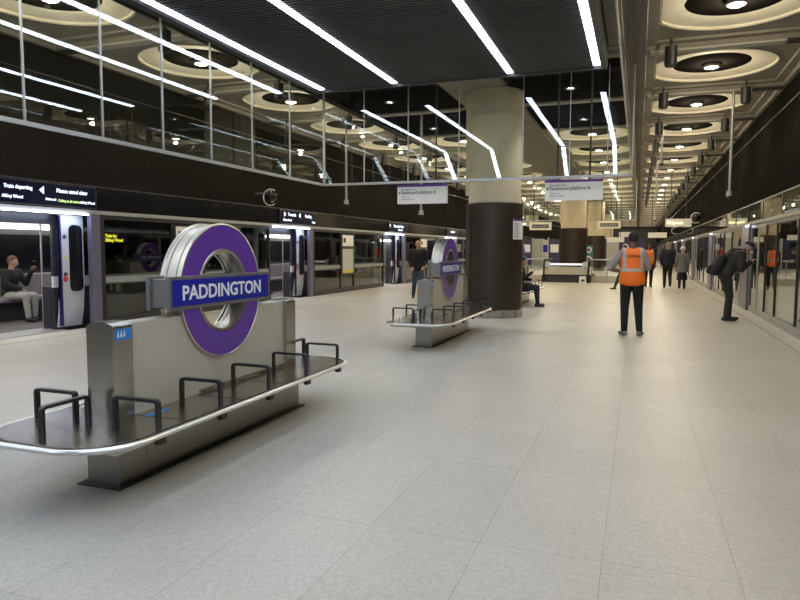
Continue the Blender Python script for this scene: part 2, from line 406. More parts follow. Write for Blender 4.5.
# ---------------- ring lights
ringp = empty('ring_light', (0, 0, 0), 0, 'ring light', 'ceiling light', 'round ring lights in the ceiling')
MB().lathe([(1.135, 5.085), (1.16, 5.085), (1.16, 5.105), (1.13, 5.135), (.70, 5.16), (.69, 5.18)], 56).build('ring', 'ring_paint', ringp, True)
MB().lathe([(.70, 5.158), (.45, 5.15), (.2, 5.145), (0, 5.14)], 48).build('mesh_disc', 'mesh', ringp, True)
lp = MB().lathe([(0, 5.16), (.12, 5.16), (.135, 5.14), (.135, 5.08), (.125, 5.07), (.12, 5.08)], 28).build('lamp_housing', 'chrome', ringp, True)
MB().lathe([(0, 5.065), (.09, 5.068), (.122, 5.08)], 28).build('lens', 'lamp', lp)
rows_txt = ['of the row beside the right fascia', 'of the row just right of the columns', 'of the row just left of the columns', 'of the leftmost row']
first = True
for ri, cx in enumerate(RC):
    ks = [k for k in range(K0, K1 + 1) if not (ri in (1, 2) and k < 2)]
    vis = [k for k in ks if k >= (-1 if ri in (0, 3) else 2)]
    for k in ks:
        y = Y0 + k * DY
        if k in vis and vis.index(k) < 12: lab = f'{ORD[vis.index(k)]} round ring light from the camera {rows_txt[ri]}'
        elif k in vis: lab = f'tiny far ring light {rows_txt[ri]}, past the twelfth'
        else: lab = f'ring light above the viewer {rows_txt[ri]}'
        if first: ringp.location = (cx, y, 0); ringp['label'] = lab; o = ringp; first = False
        else: o = dup(ringp, (cx, y, 0), label=lab)
        if k > 10: light('POINT', (cx, y, 4.93), LAMP_W * .7, WARM, None, .045)
        else:
            (light('POINT', (cx, y, 4.95), LAMP_W * .62, WARM, None, .045), light('SPOT', (cx, y, 4.98), LAMP_W * .8, WARM, None, .12, spot_size=R(140), spot_blend=.5))
for o in [o for o in COL.objects if o.type == 'LIGHT' and o.parent is None]: o.name = 'lamp_light'

# ---------------- upward lamps (black cylinders hung from the beams)
upl = empty('uplighter', (0, 0, 0), 0, 'black cylinder lamp hung from the ceiling', 'uplighter', 'black cylinder lamps hung from the ceiling')
MB().cyl((0, 0, 4.62), (0, 0, 4.93), .10, n=24).cyl((0, 0, 4.60), (0, 0, 4.62), .085, n=24).build('lamp_body', 'uplight', upl, True)
MB().cyl((0, 0, 4.93), (0, 0, 5.06), .025, n=10).build('stem', 'black', upl)
def up_lamp(x, y, txt, lit):
    global upl_used
    lab = txt
    o = upl if not upl_used else dup(upl, (x, y, 0), label=lab)
    if not upl_used: o.location = (x, y, 0); o['label'] = lab; upl_used = True
upl_used = False
for x, xt, k0 in ((.42, 'left edge of the right hand ring row', 0), (2.03, 'right edge of the right hand ring row', 1), (-7.15, 'right edge of the leftmost ring row', -1), (-8.9, 'left edge of the leftmost ring row', 0)):
    for i in range(12):
        k = k0 + i; y = 12.2 + k * 3.5
        lab = f'{ORD[i]} black cylinder lamp hanging at the {xt}' if i < 12 else ''
        up_lamp(x, y, lab, i < 6)

# ---------------- soffit with linear lights (underside of the escalator landing)
SX0, SX1, SY1, SB, SZ = -6.32, -.60, 12.25, 5.3, 4.70
def soffit():
    t = empty('escalator_soffit', (0, 0, 0), 0, 'large black slatted soffit with long white strip lights hanging over the near platform', 'soffit')
    m = MB(); m.box(SX0 + .05, SB, SZ + .07, SX1 - .05, SY1 - .05, SZ + .2)
    # sloping part going down behind the viewer
    L = 6.4; a = R(30)
    mt = Matrix.Translation((0, SB, SZ)) @ Matrix.Rotation(a, 4, 'X')
    m.box(SX0 + .05, -L, .07, SX1 - .05, 0, .2, mtx=mt); m.build('backing', 'black', t)
    s = MB(); y = SB
    lx = [-6.07, -4.52, -2.28, -.77]
    segs = [(SX0, lx[0] - .07), (lx[0] + .07, lx[1] - .07), (lx[1] + .07, lx[2] - .07), (lx[2] + .07, lx[3] - .07), (lx[3] + .07, SX1)]
    while y < SY1 - .05:
        for a0, a1 in segs[1:4]: s.box(a0, y, SZ, a1, y + .035, SZ + .07)
        y += .085
    y = -L
    while y < -.05:
        for a0, a1 in segs[1:4]: s.box(a0, y, 0, a1, y + .035, .07, mtx=mt)
        y += .085
    s.build('slats', 'slat', t)
    e = MB(); e.box(SX0, SB, SZ - .02, SX0 + .12, SY1, SZ + .4); e.box(SX1 - .09, SB, SZ - .02, SX1, SY1, SZ + .4); e.box(SX0, SY1 - .05, SZ - .03, SX1, SY1, SZ + .4)
    e.box(SX0, -L, -.02, SX0 + .12, 0, .5, mtx=mt); e.box(SX1 - .09, -L, -.02, SX1, 0, .5, mtx=mt); e.build('edge_trim', 'dark_metal', t)
    for i, x in enumerate(lx):
        n = MB(); y = SB
        for (y0, y1) in ((5.3, 7.2), (7.24, 9.5), (9.54, 11.0), (11.04, 12.05)): n.box(x - .055, y0, SZ - .012, x + .055, y1, SZ + .03)
        for q in range(3): n.box(x - .055, -L + q * 2.1 + .04, -.012, x + .055, -L + (q + 1) * 2.1, .03, mtx=mt)
        n.build('strip_light', 'linear', t)
        c = MB(); c.box(x - .07, SB, SZ, x - .056, SY1 - .1, SZ + .07).box(x + .056, SB, SZ, x + .07, SY1 - .1, SZ + .07)
        c.build('light_channel', 'dark_metal', t)
soffit()

# ---------------- glass smoke screen around the escalator void
GX0, GX1, GY, GZ = -6.56, -.16, 13.1, 2.90
def glass_screen(name, label, x0, x1, yback, yfront, z0, z1, ys, xs, right=True):
    t = empty(name, (0, 0, 0), 0, label, 'glass screen')
    sl = [(yback if i == 0 else ys[i - 1], ys[i] if i < len(ys) else yfront) for i in range(len(ys) + 1)]
    for a, b in sl:
        MB().box(x0 - .008, a + .008, z0 + .03, x0 + .008, b - .008, z1).build('glass_pane', 'glass', t)
    sx = [(x0 if i == 0 else xs[i - 1], xs[i] if i < len(xs) else x1) for i in range(len(xs) + 1)]
    for a, b in sx:
        MB().box(a + .008, yfront - .008, z0 + .03, b - .008, yfront + .008, z1).build('glass_pane', 'glass', t)
    if right:
        for a, b in ((yback, (yback + yfront) / 2), ((yback + yfront) / 2, yfront)):
            MB().box(x1 - .008, a, z0 + .03, x1 + .008, b - .008, z1).build('glass_pane', 'glass', t)
    q = .017; f = MB(); f.box(x0 - q, yback, z0 - .02, x0 + q, yfront + q, z0 + .03); f.box(x0 - q, yfront - q, z0 - .02, x1 + q, yfront + q, z0 + .03); f.box(x1 - .006, yback, z0 - .005, x1 + .006, yfront + q, z0 + .02)
    f.build('bottom_rail', 'frame', t)
    for y in ys: MB().box(x0 - .012, y - .010, z0, x0 + .012, y + .010, z1).build('mullion', 'frame', t)
    for x in xs: MB().box(x - .007, yfront - .012, z0, x + .007, yfront + .012, z1).build('mullion', 'frame', t)
    for x in (x0, x1): MB().box(x - .02, yfront - .02, z0, x + .02, yfront + .02, z1).build('mullion', 'frame', t)
glass_screen('smoke_screen', 'tall clear glass screen with thin grey frame hanging around the black soffit', GX0, GX1, -4, GY, GZ, 5.0,
             [-1.3, -.15, 1.0, 2.15, 3.3, 4.45, 5.6, 6.75, 7.9, 9.05, 10.25, 11.6], [-5.6, -4.6, -3.5, -2.2, -1.3, -.6])
glass_screen('smoke_screen', 'second far glass screen hanging beyond the second column', GX0, GX1, 46, 34.5, GZ + .1, 5.0, [42, 38], [-5.0, -3.4, -1.8], True)

# ---------------- columns
def column(y, label, near, x=-2.92):
    t = empty('column', (x, y, 0), 0, label, 'column')
    r = .64
    MB().lathe([(0, 0), (r + .01, 0), (r + .01, .17), (r - .01, .185), (0, .185)], 64).build('skirting', 'steel', t, True)
    MB().lathe([(r, .185), (r, 2.5), (r - .03, 2.52), (.5, 2.52)], 64).build('cladding', 'black_clad', t, True)
    rr = .58
    b = MB().lathe([(rr, 2.5), (rr, 4.35), (rr + .02, 4.38), (rr + .02, 4.42), (rr + .0, 4.45), (rr, 4.9), (rr, 4.96)], 64)
    b.build('shaft', 'conc_col', t, True)
    # joints and a flat service panel on the left hand flank
    j = MB(); j.box(-.012, -r - .006, .19, .0, -r + .05, 2.5, mtx=Matrix.Rotation(R(-42), 4, 'Z')); j.box(-.012, -r - .006, .19, .0, -r + .05, 2.5, mtx=Matrix.Rotation(R(78), 4, 'Z'))
    j.build('cladding_joint', 'black', t)
    p = MB(); p.box(-.60, -.30, 2.7, -.36, .35, 4.9, .005); p.build('service_panel', 'dark_metal' if False else 'conc_col', t)
    for a in (-15, 30, 75): pass
    k = MB()
    for a in range(0, 360, 30):
        k.box(-.006, -r - .014, .0, .006, -r, .17, mtx=Matrix.Rotation(R(a), 4, 'Z'))
    k.build('skirting_joint', 'dark_metal', t)
    if near:
        n = MB(); n.box(.0, -.008, 0, .26, .004, .44); o = n.build('notice', 'offwhite'); o.parent = t
        o.location = (.50, -.42, 1.72); o.rotation_euler = (0, 0, R(50))
        q = MB(); q.box(0, -.012, .40, .26, -.008, .44); q2 = q.build('notice_header', 'purple', o)
        q = MB()
        for i in range(9): q.box(.03, -.0105, .05 + i * .036, .03 + random.uniform(.1, .19), -.008, .062 + i * .036)
        q.build('notice_print', 'ink_soft', o)
    return t
column(14.6, 'large near round column, dark cladding below and beige concrete above', True, -3.06)
column(32.1, 'second round column behind the escalator balustrade', False)
column(49.6, 'third round column beyond the second one', False)
column(67.1, 'fourth, farthest round column in view', False)

# ---------------- platform screen doors and overhead displays
P = 8.65
def psd(side, X, posts, nm):
    s = 1 if side > 0 else -1        # outward
    a, b = (X - .06, X + .06)
    # continuous header
    h = MB().box(a, -7, 2.13, b, YF, 2.20).build('screen_header', 'frame' if side < 0 else 'bronze')
    tag(h, f'long grey header rail above the {nm} hand platform screens', 'header rail')
    if side < 0:
        hp = MB().box(X - .05, -7, 2.20, X + .03, YF, 2.635).build('header_fascia', 'black_gloss')
        tag(hp, 'long glossy black band above the left hand platform screens', 'header panel')
    else:
        t = empty('header_glazing', (0, 0, 0), 0, 'long strip of dark glass above the right hand platform screens', 'glazing')
        y = -7
        MB().box(X + .10, -7, 2.2, X + .14, YF, 2.63).build('backing', 'train_dark', t)
        i = 0
        while y < 90:
            MB().box(X - .01, y + .01, 2.205, X + .01, y + 2.15, 2.63).build('glass_pane', 'psd_glass', t)
            MB().box(X - .02, y - .012, 2.2, X + .02, y + .012, 2.635).build('glazing_bar', 'dark_metal', t)
            y += 2.1625; i += 1
    # one bay = post at y0..y0+.45, glazed panel, next opening of 2.25 before the next post
    for i, y0 in enumerate(posts):
        pos = ORD[i] if i < 8 else 'far'
        g = None
        lab = (f'{ORD[i]} glazed platform screen bay along the {nm} track' if i < 7 else f'far glazed platform screen bay along the {nm} track, past the seventh')
        t = empty('platform_screen', (X, y0, 0), 0, lab, 'platform screen', f'glazed platform screens along the {nm} track')
        w_ = .22 if s < 0 else 1.15
        MB().box(-.05, 0, 0, .05, w_, 2.13, .008).build('post', 'post', t)
        MB().box(-.05, w_, 0, .045, w_ + .08, 2.13).build('post_edge', 'black', t)
        y_a, y_b = w_ + .08, P - 2.3
        MB().box(-.04, y_a, 0, .04, y_b, .16).build('kick_rail', 'dark_metal' if s < 0 else 'frame', t)
        MB().box(-.04, y_a, 2.05, .04, y_b, 2.13).build('top_rail', 'black', t)
        cuts = [y_a, y_a + 2.0, y_a + 3.1, y_b - .06] if s < 0 else [y_a, 3.3, 5.2, y_b]
        for c0, c1 in zip(cuts, cuts[1:]):
            MB().box(-.012, c0 + .02, .16, .012, c1 - .02, 2.05).build('glass_pane', 'psd_glass', t)
        for c in cuts:
            q = .035 if s < 0 else .012
            MB().box(-.035, c - q, 0, .035, c + q, 2.13).build('mullion', 'black' if s < 0 else 'dark_metal', t)
        if s < 0: MB().box(min(.014 * -s, .026 * -s), y_a, .83, max(.014 * -s, .026 * -s), y_b, .95).build('transom', 'transom', t)
        # map poster on the middle pane
        if i < 7 and s < 0:
            c0 = cuts[1] + .03; xs = .02 * -s
            fr = MB().box(min(xs, xs + .03 * -s), c0, .60, max(xs, xs + .03 * -s), c0 + 1.0, 2.02, .004).build('poster_frame', 'black', t)
            x2 = xs + .034 * -s
            MB().box(min(x2, x2 - .004), c0 + .05, .66, max(x2, x2 + .004), c0 + .95, 1.50).build('poster', 'poster', fr)
            MB().box(min(x2, x2 - .004), c0 + .05, 1.60, max(x2, x2 + .004), c0 + .95, 1.98).build('poster', 'offwhite', fr)
            x3 = x2 + .006 * -s
            MB().box(min(x3, x3 - .003), c0 + .05, .66, max(x3, x3 + .003), c0 + .95, .76).build('poster_strip', 'yellow', fr)
            MB().box(min(x3, x3 - .003), c0 + .12, 1.72, max(x3, x3 + .003), c0 + .30, 1.88).build('poster_print', 'ink', fr)
        # sliding doors on the right hand side stay shut
        if s > 0:
            for d0, d1 in ((P - 2.28, P - 1.14), (P - 1.12, P - .02)):
                dd = MB().box(.0, d0, .02, .03, d0 + .06, 2.12).box(.0, d1 - .06, .02, .03, d1, 2.12).box(0, d0, .02, .03, d1, .14).box(0, d0, 2.04, .03, d1, 2.12)
                dr = dd.build('sliding_door', 'frame', t)
                MB().box(.01, d0 + .06, .14, .02, d1 - .06, 2.04).build('door_glass', 'psd_glass', dr)
    # overhead displays and door lights belong to each opening
left_posts = [.95 + 0 * P] + [9.52 + i * P for i in range(10)]
left_posts = [9.52 + (i - 1) * P for i in range(11)]
right_posts = [18.45 + (i - 2) * P for i in range(12)]
psd(-1, XL, left_posts, 'left'); psd(1, XR, right_posts, 'right')

def door_light(X, s, y, lab):
    o = MB().box(X - s * .075 - .03, y - 2.2, 2.105, X - s * .075 + .03, y - .1, 2.128).build('door_light', 'doorlight')
    tag(o, lab, 'door light', 'strip lights over the screen doors')
    L = light('AREA', (X - s * .02, y - 1.15, 2.09), 9, (.55, .62, 1.0), None, shape='RECTANGLE', size=.1); L.data.size_y = 2.1; L.name = 'door_light_beam'
for i, y in enumerate(left_posts[1:7]):
    door_light(XL, -1, y, f'{ORD[i]} bluish strip light over an open door of the left track')
for i, y in enumerate(right_posts[2:7]):
    o = MB().box(XR - .085, y - .05, 2.105, XR - .062, y + .3, 2.13).build('door_light', 'doorlight')
    tag(o, f'{ORD[i]} small white light over a post of the right track', 'door light', 'small lights over the right posts')

def display(y, lines, lab):
    t = empty('display_screen', (XL + .062, y, 2.42), 0, lab, 'display screen', 'information displays over the left doors')
    MB().box(-.03, -1.12, -.2, .02, 1.12, .2, .006).build('screen_case', 'black', t)
    MB().box(.02, -1.09, -.18, .024, 1.09, .18).build('screen_face', 'navy_screen', t)
    for k, (body, yy, zz, sz, mt, al) in enumerate(lines):
        # read from the platform (+X side): text x axis runs along +Y
        text('screen_text', body, sz, mt, t, facing((1, 0, 0), (.026, yy, zz)), .001, al, .002)
    return t
def tri(t, y, z, s, d=-1):
    MB().prism([(y, z), (y - d * s, z + s * .75), (y - d * s, z - s * .75)], 'x', .024, .027).build('arrow', 'led_white', t)
d1 = display(8.52, [('Train departing', -.53, .075, .085, 'led_white', 'CENTER'), ('Abbey Wood', -.64, -.085, .07, 'led_white', 'CENTER'),
                    ('Please stand clear', .56, .075, .095, 'led_white', 'CENTER'), ('Platform B', .10, -.085, .05, 'led_white', 'CENTER'), ('Calling at all stations', .50, -.095, .06, 'led_green', 'CENTER'), ('Abbey Wood', .90, -.095, .06, 'led_white', 'CENTER')],
             'black and blue display reading Train departing, Please stand clear, over the nearest open train door')
tri(d1, -.13, .06, .09)
d2 = display(17.45, [('Towards', -.45, .07, .13, 'led_white', 'CENTER'), ('Abbey Wood', -.72, -.09, .09, 'led_white', 'CENTER'), ('Reading', .55, .07, .13, 'led_white', 'CENTER'), ('2 min', .9, -.1, .09, 'led_white', 'CENTER')],
             'blue lit display with two white arrows over the second open train door')
tri(d2, -.80, .07, .10, 1); tri(d2, -.04, .07, .10)
d3 = display(26.1, [('Please stand clear', 0, .04, .17, 'led_white', 'CENTER'), ('Abbey Wood', .2, -.11, .1, 'led_white', 'CENTER')], 'blue lit display over the third open train door, left of the walking man')
tri(d3, -.95, .05, .10, 1)
d4 = display(34.7, [('Abbey Wood', 0, .03, .15, 'led_white', 'CENTER')], 'small far display over the fourth train door')

# ---------------- trains
def train(side, X0, doors, nm, opened, label):
    s = 1 if side > 0 else -1
    t = empty('train', (X0, 0, 0), 0, label, 'train')
    def bx(m, a, b, y0, y1, z0, z1, bev=0):   # a,b outward distances from the train's face
        m.box(min(s * a, s * b), y0, z0, max(s * a, s * b), y1, z1, bev); return m
    ys = [-6.8] + [v for d in doors for v in d] + [doors[-1][1] + 6.4]
    solid = list(zip(ys[0::2], ys[1::2]))
    for (a, b) in solid:
        bx(MB(), 0, .05, a, b, -.15, .78).build('lower_body', 'train_dark' if s < 0 else 'train_grey', t)
        bx(MB(), -.005, .05, a, b, .78, .98).build('waist_band', 'train_grey', t)
        bx(MB(), 0, .04, a + .12, b - .12, .98, 1.92).build('side_window', 'tint', t)
        m = MB(); bx(m, 0, .05, a, a + .12, .98, 1.92); bx(m, 0, .05, b - .12, b, .98, 1.92)
        mid = (a + b) / 2
        bx(m, -.003, .05, mid - .14, mid + .14, .98, 1.92); m.build('window_pillar', 'train_dark', t)
    y0, y1 = ys[0], ys[-1]
    bx(MB(), 0, .05, y0, y1, 1.92, 2.5).build('cantrail', 'train_dark', t)
    bx(MB(), .05, 2.65, y0, y1, -.12, .0).build('train_floor', 'train_floor', t)
    bx(MB(), 2.6, 2.65, y0, y1, 0, 2.3).build('far_side', 'train_dark', t)
    bx(MB(), .05, 2.65, y0, y1, 2.28, 2.36).build('train_ceiling', 'train_white', t)
    # bodywork beyond doors: leaf shaped doors
    for i, (a, b) in enumerate(doors):
        leaves = [(a - .58, a - .04), (b + .04, b + .58)] if opened else [(a - .02, (a + b) / 2 - .01), ((a + b) / 2 + .01, b + .02)]
        for q, (l0, l1) in enumerate(leaves):
            # curved section: the leaf tucks in towards the bottom
            prof = [(-.13, 2.1), (-.13, .95), (-.12, .7), (-.09, .35), (-.03, .05), (.0, .05), (-.05, .35), (-.08, .7), (-.09, .95), (-.09, 2.1)]
            if not opened: prof = [(p + .10, z) for p, z in prof]
            lf = MB().prism([(s * p, z) for p, z in prof], 'y', l0, l1).build('door_leaf', 'train_white', t)
            off = -.135 if opened else -.035
            w0, w1 = (l0 + .2, l1 - .04) if opened else (l0 + .2, l1 - .16); r = .10; pts = []
            for cxx, cyy, a0 in ((w1 - r, 1.92 - r, 0), (w0 + r, 1.92 - r, 90), (w0 + r, .70 + r, 180), (w1 - r, .70 + r, 270)):
                for kk in range(7): an = R(a0 + kk * 15); pts.append((cxx + r * math.cos(an), cyy + r * math.sin(an)))
            x1, x2 = s * off, s * (off + .004 * -1)
            MB().prism(pts, 'x', min(x1, x2), max(x1, x2) + .001).build('door_window', 'black_gloss', lf)
            e0 = l0 if (q == 1) else l1 - .035
            MB().box(min(s * off, s * (off + .06)), e0, .08, max(s * off, s * (off + .06)) + .001, e0 + .035, 2.08).build('door_seal', 'seal' if opened else 'black', lf)
            if opened and q == 1:
                for zz, mt, rr in ((1.70, 'ink', .035), (1.02, 'ink', .04), (.93, 'red', .05)):
                    m = MB(); m.lathe([(0, 0), (rr, 0), (rr, .006), (0, .006)], 20, mtx=Matrix.Translation((s * off - s * .004, l0 + .10, zz)) @ Matrix.Rotation(R(90 * -s), 4, 'Y'))
                    m.build('door_sign', mt, lf)
                MB().prism([(l0 + .07, 1.30), (l0 + .13, 1.30), (l0 + .10, 1.36)], 'x', s * off, s * off + .006).build('warning_label', 'yellow', lf)
        if opened:
            # vestibule: draught screens and grab poles
            for yy in (a - .05, b + .05):
                sc = bx(MB(), .10, .32, yy - .02, yy + .02, .02, .80, .01).build('draught_screen', 'train_dark', t)
                m = MB(); xx = s * .33; m.cyl((xx, yy, 0), (xx, yy, 2.25), .017, n=10); m.build('grab_pole', 'frame', t, True)
            L = light('AREA', (X0 + s * 1.3, (a + b) / 2, 2.2), 15, (1, .97, .92), None, shape='RECTANGLE', size=1.2); L.data.size_y = 2.6; L.name = 'train_light'
            m = bx(MB(), -.18, .45, a - .1, b + .1, -.02, .012); m.build('door_threshold', 'frame', t)
    if opened:
        for (a, b) in [(3.0, 13.6), (14.8, 22.4), (23.4, 31.0)]:
            st = bx(MB(), 2.0, 2.55, a, b, .38, .48, .03).build('seat_cushion', 'moquette', t)
            bk = bx(MB(), 2.42, 2.55, a, b, .46, .95, .03).build('seat_back', 'moquette', t)
            bx(MB(), 2.15, 2.5, a, b, .02, .38).build('seat_base', 'train_dark', t)
            bx(MB(), 2.56, 2.6, a, b, 1.05, 1.78).build('far_window', 'black_gloss', t)
        bx(MB(), 2.35, 2.55, y0 + 1, 60, 1.90, 1.97).build('strip_light', 'traincell', t)
        bx(MB(), 2.45, 2.58, y0 + 1, 60, 2.0, 2.12).build('advert_band', 'adpink', t)
        bx(MB(), .15, .3, y0 + 1, 60, 2.2, 2.27).build('strip_light', 'traincell', t)
        MB().prism([(10.1, 1.60), (10.75, 1.60), (10.75, 1.80), (10.1, 1.80)], 'x', .005, .03).build('destination_display', 'ink', t)
        text('destination_text', 'Train for', .085, 'led_yellow', t, facing((1, 0, 0), (.034, 10.16, 1.74)), .001, 'LEFT', .004)
        text('destination_text', 'Abbey Wood', .085, 'led_yellow', t, facing((1, 0, 0), (.034, 10.16, 1.655)), .001, 'LEFT', .004)
    return t
dl = [(left_posts[i] - 2.25, left_posts[i] - .58) for i in range(1, 8)]
train(-1, XL - .28, dl, 'left', True, 'train with open lit doors standing behind the left platform screens')
dr = [(right_posts[i] - 2.2, right_posts[i] - .1) for i in range(1, 8)]
train(1, XR + .22, dr, 'right', False, 'dark train with shut doors behind the right platform screens')
for y in (10.6, 19.5, 28):   # interior lights between doors
    L = light('AREA', (XL - 1.6, y + 1, 2.2), 10, (1, .97, .92), None, shape='RECTANGLE', size=1.0); L.data.size_y = 4; L.name = 'train_light'

# ---------------- benches with station roundels
def rr_poly(x0, x1, y0, y1, r, n=8):
    pts = []
    for cx, cy, a0 in ((x1 - r, y1 - r, 0), (x0 + r, y1 - r, 90), (x0 + r, y0 + r, 180), (x1 - r, y0 + r, 270)):
        for k in range(n + 1): a = R(a0 + 90 * k / n); pts.append((cx + r * math.cos(a), cy + r * math.sin(a)))
    return pts
def hoop(m, p0, p1, z0, z1):
    # flat bar hoop from p0 to p1 (xy), feet at z0, top at z1
    p0 = Vector((*p0, 0)); p1 = Vector((*p1, 0)); d = (p1 - p0).normalized(); nrm = Vector((-d.y, d.x, 0)); L = (p1 - p0).length
    hw, th, rr = .018, .009, .03
    def path(o, r):
        pts = [(o, z0)]
        for k in range(6): a = R(180 - 18 * k); pts.append((o + r + r * math.cos(a), z1 - o - r + r * math.sin(a)))
        for k in range(6): a = R(90 - 18 * k); pts.append((L - o - r + r * math.cos(a), z1 - o - r + r * math.sin(a)))
        pts.append((L - o, z0)); return pts
    A = path(0, rr); B = path(th * 2, rr - .018)
    bm = m.bm; vs = []
    for (a, b) in zip(A, B):
        row = []
        for (u, z), sgn in ((a, -1), (a, 1), (b, 1), (b, -1)):
            row.append(bm.verts.new(p0 + d * u + nrm * hw * sgn + Vector((0, 0, z))))
        vs.append(row)
    for r0, r1 in zip(vs, vs[1:]):
        for i in range(4): bm.faces.new((r0[i], r0[(i + 1) % 4], r1[(i + 1) % 4], r1[i]))
    bm.faces.new(vs[0]); bm.faces.new(vs[-1])
def bench():
    t = empty('roundel_bench', (0, 0, 0))
    ST = .415
    sb = MB().prism(rr_poly(-.515, .515, -1.66, 1.66, .35), 'z', ST - .035, ST - .006).build('seat', 'steel_top', t)
    MB().prism(rr_poly(-.49, .49, -1.635, 1.635, .33), 'z', ST - .007, ST).build('seat_top', 'steel_top', sb)
    pts = [(x, y, ST - .02) for x, y in rr_poly(-.52, .52, -1.665, 1.665, .355, 12)]
    MB().tube(pts, .017, 10, True).build('seat_edge', 'chrome', sb, True)
    j = MB()
    for y in (-.92, -.3, .3, .92): j.box(-.49, y - .004, ST, .49, y + .004, ST + .0015)
    j.build('seat_joint', 'black', sb)
    u = MB().box(-.42, -1.45, ST - .085, .42, 1.45, ST - .035, .004); u.box(-.44, -1.2, ST - .075, -.40, 1.2, ST - .035).box(.40, -1.2, ST - .075, .44, 1.2, ST - .035)
    u.build('under_frame', 'steel', t)
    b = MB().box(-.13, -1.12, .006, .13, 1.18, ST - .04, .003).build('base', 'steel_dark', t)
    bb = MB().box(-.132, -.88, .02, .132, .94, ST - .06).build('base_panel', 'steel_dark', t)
    MB().box(-.17, -1.17, 0, .17, 1.23, .008).build('floor_plate', 'dark_metal', t)
    # pod: two end posts with rounded tops and the panel between them
    for y0, y1, nm in ((-1.12, -.95, 'end_post'), (1.0, 1.17, 'end_post')):
        pr = [(-.105, ST)] + [(.105 * -math.cos(R(a)), 1.0 + .04 * math.sin(R(a)) ** .8 if 0 < a < 180 else 1.0) for a in range(0, 181, 12)] + [(.105, ST)]
        MB().prism(pr, 'y', y0, y1).build(nm, 'steel', t)
    # the panel is cut away where the hole of the roundel passes through it
    ch = math.acos((1.174 - 1.018) / .316); arc = [(.06 + .316 * math.sin(-ch + 2 * ch * k / 24), 1.174 - .316 * math.cos(-ch + 2 * ch * k / 24)) for k in range(25)]
    MB().prism([(-.95, ST), (-.95, 1.018)] + arc + [(1.0, 1.018), (1.0, ST)], 'x', -.075, .075).build('panel', 'steel_pale', t)
    lf = MB().box(-.085, -.25, ST + .0, .10, 1.0, ST + .03).build('panel_plinth', 'steel', t)
    # accessibility sticker on the near post and blue label on the seat
    s = MB().box(.105, -1.105, .925, .1075, -.962, .995).build('sticker', 'sticker', t)
    m = MB()
    for k in range(3):
        y = -1.083 + k * .026; m.box(.1075, y, .942, .1085, y + .013, .965); m.box(.1075, y + .002, .969, .1085, y + .011, .980)
    m.prism([(-1.005, .965), (-.985, .965), (-.995, .978)], 'x', .1075, .1085) if False else None
    m.build('sticker_symbols', 'white', s)
    MB().box(.16, -.93, ST + .0005, .20, -.72, ST + .002).build('seat_label', 'sticker', t)
    # roundel
    RO, RI, HZ = .518, .312, .092
    rim = MB()
    prof = [(RO, -HZ), (RO + .004, -HZ), (RO + .004, -HZ + .012), (RO - .004, -HZ + .02), (RO - .004, -.046), (RO - .012, -.043), (RO - .012, -.038), (RO - .004, -.035), (RO - .004, .035), (RO - .012, .038), (RO - .012, .043), (RO - .004, .046), (RO - .004, HZ - .02), (RO + .004, HZ - .012), (RO + .004, HZ), (RO - .008, HZ + .004),
            (RO - .014, HZ - .004), (RI + .014, HZ - .004), (RI + .008, HZ + .004), (RI - .012, HZ), (RI - .012, HZ - .012), (RI, HZ - .02), (RI, .046), (RI + .006, .043), (RI + .006, .038), (RI, .035), (RI, -.035), (RI + .006, -.038), (RI + .006, -.043), (RI, -.046), (RI, -HZ + .02), (RI - .012, -HZ + .012), (RI - .012, -HZ), (RI + .008, -HZ - .004), (RI + .014, -HZ + .004), (RO - .014, -HZ + .004), (RO - .008, -HZ - .004), (RO, -HZ)]
    mt = Matrix.Translation((0, .06, 1.174)) @ Matrix.Rotation(R(90), 4, 'Y')
    rim.lathe(prof, 72, mtx=mt); ro = rim.build('roundel', 'rim', t, True)
    for sg in (1, -1):
        f = MB(); z = sg * (HZ + .001); f.lathe([(RI + .014, z - sg * .004), (RI + .014, z), (RO - .009, z), (RO - .009, z - sg * .004)], 72, mtx=mt); f.build('ring_face', 'purple', ro)
    # name bar
    y0, y1, z0, z1, BX = -.565, .70, 1.082, 1.282, .102
    bar = MB().box(-BX + .01, y0, z0, BX - .01, y1, z1, .003).box(BX - .035, y0 - .02, z0 - .02, BX, y1 + .02, z1 + .02, .004).box(-BX, y0 - .02, z0 - .02, -BX + .035, y1 + .02, z1 + .02, .004).build('name_bar', 'bar_grey', t)
    for sg in (1, -1):
        x = sg * BX; MB().box(min(x, x + sg * .003), y0 + .008, z0 + .006, max(x, x + sg * .003), y1 - .008, z1 - .006).build('bar_face', 'blue', bar)
        o = text('lettering', 'PADDINGTON', .168, 'white', bar, facing((sg, 0, 0), (x + sg * .004, .06, (z0 + z1) / 2), 1.0), .001, 'CENTER', .0035)
        # fit to the bar
        xs = [v.co.y for v in o.data.vertices]; wd = max(xs) - min(xs); k = 1.02 / wd; c = (max(xs) + min(xs)) / 2
        zs = [v.co.z for v in o.data.vertices]; zc = (max(zs) + min(zs)) / 2; kz = .108 / (max(zs) - min(zs))
        for v in o.data.vertices: v.co.y = .06 + (v.co.y - c) * k; v.co.z = (z0 + z1) / 2 + (v.co.z - zc) * kz
    # armrests
    for sg in (1, -1):
        for y in (-1.17, -.55, .07, .68, 1.30):
            m = MB(); hoop(m, (sg * .15, y), (sg * .49, y), ST - .03, .60); m.build('armrest', 'black', t)
            m = MB(); m.box(min(sg * .47, sg * .51), y - .03, ST - .08, max(sg * .47, sg * .51), y + .03, ST - .04); m.build('armrest_bracket', 'black', t) if sg > 0 else m.bm.free()
    for y0_, y1_ in ((-1.55, -1.2), (1.24, 1.57)):
        m = MB(); hoop(m, (-.02, y0_), (-.02, y1_), ST - .03, .60); m.build('armrest', 'black', t)
    return t
B1 = bench(); B1.location = (-3.14, 4.27, 0)
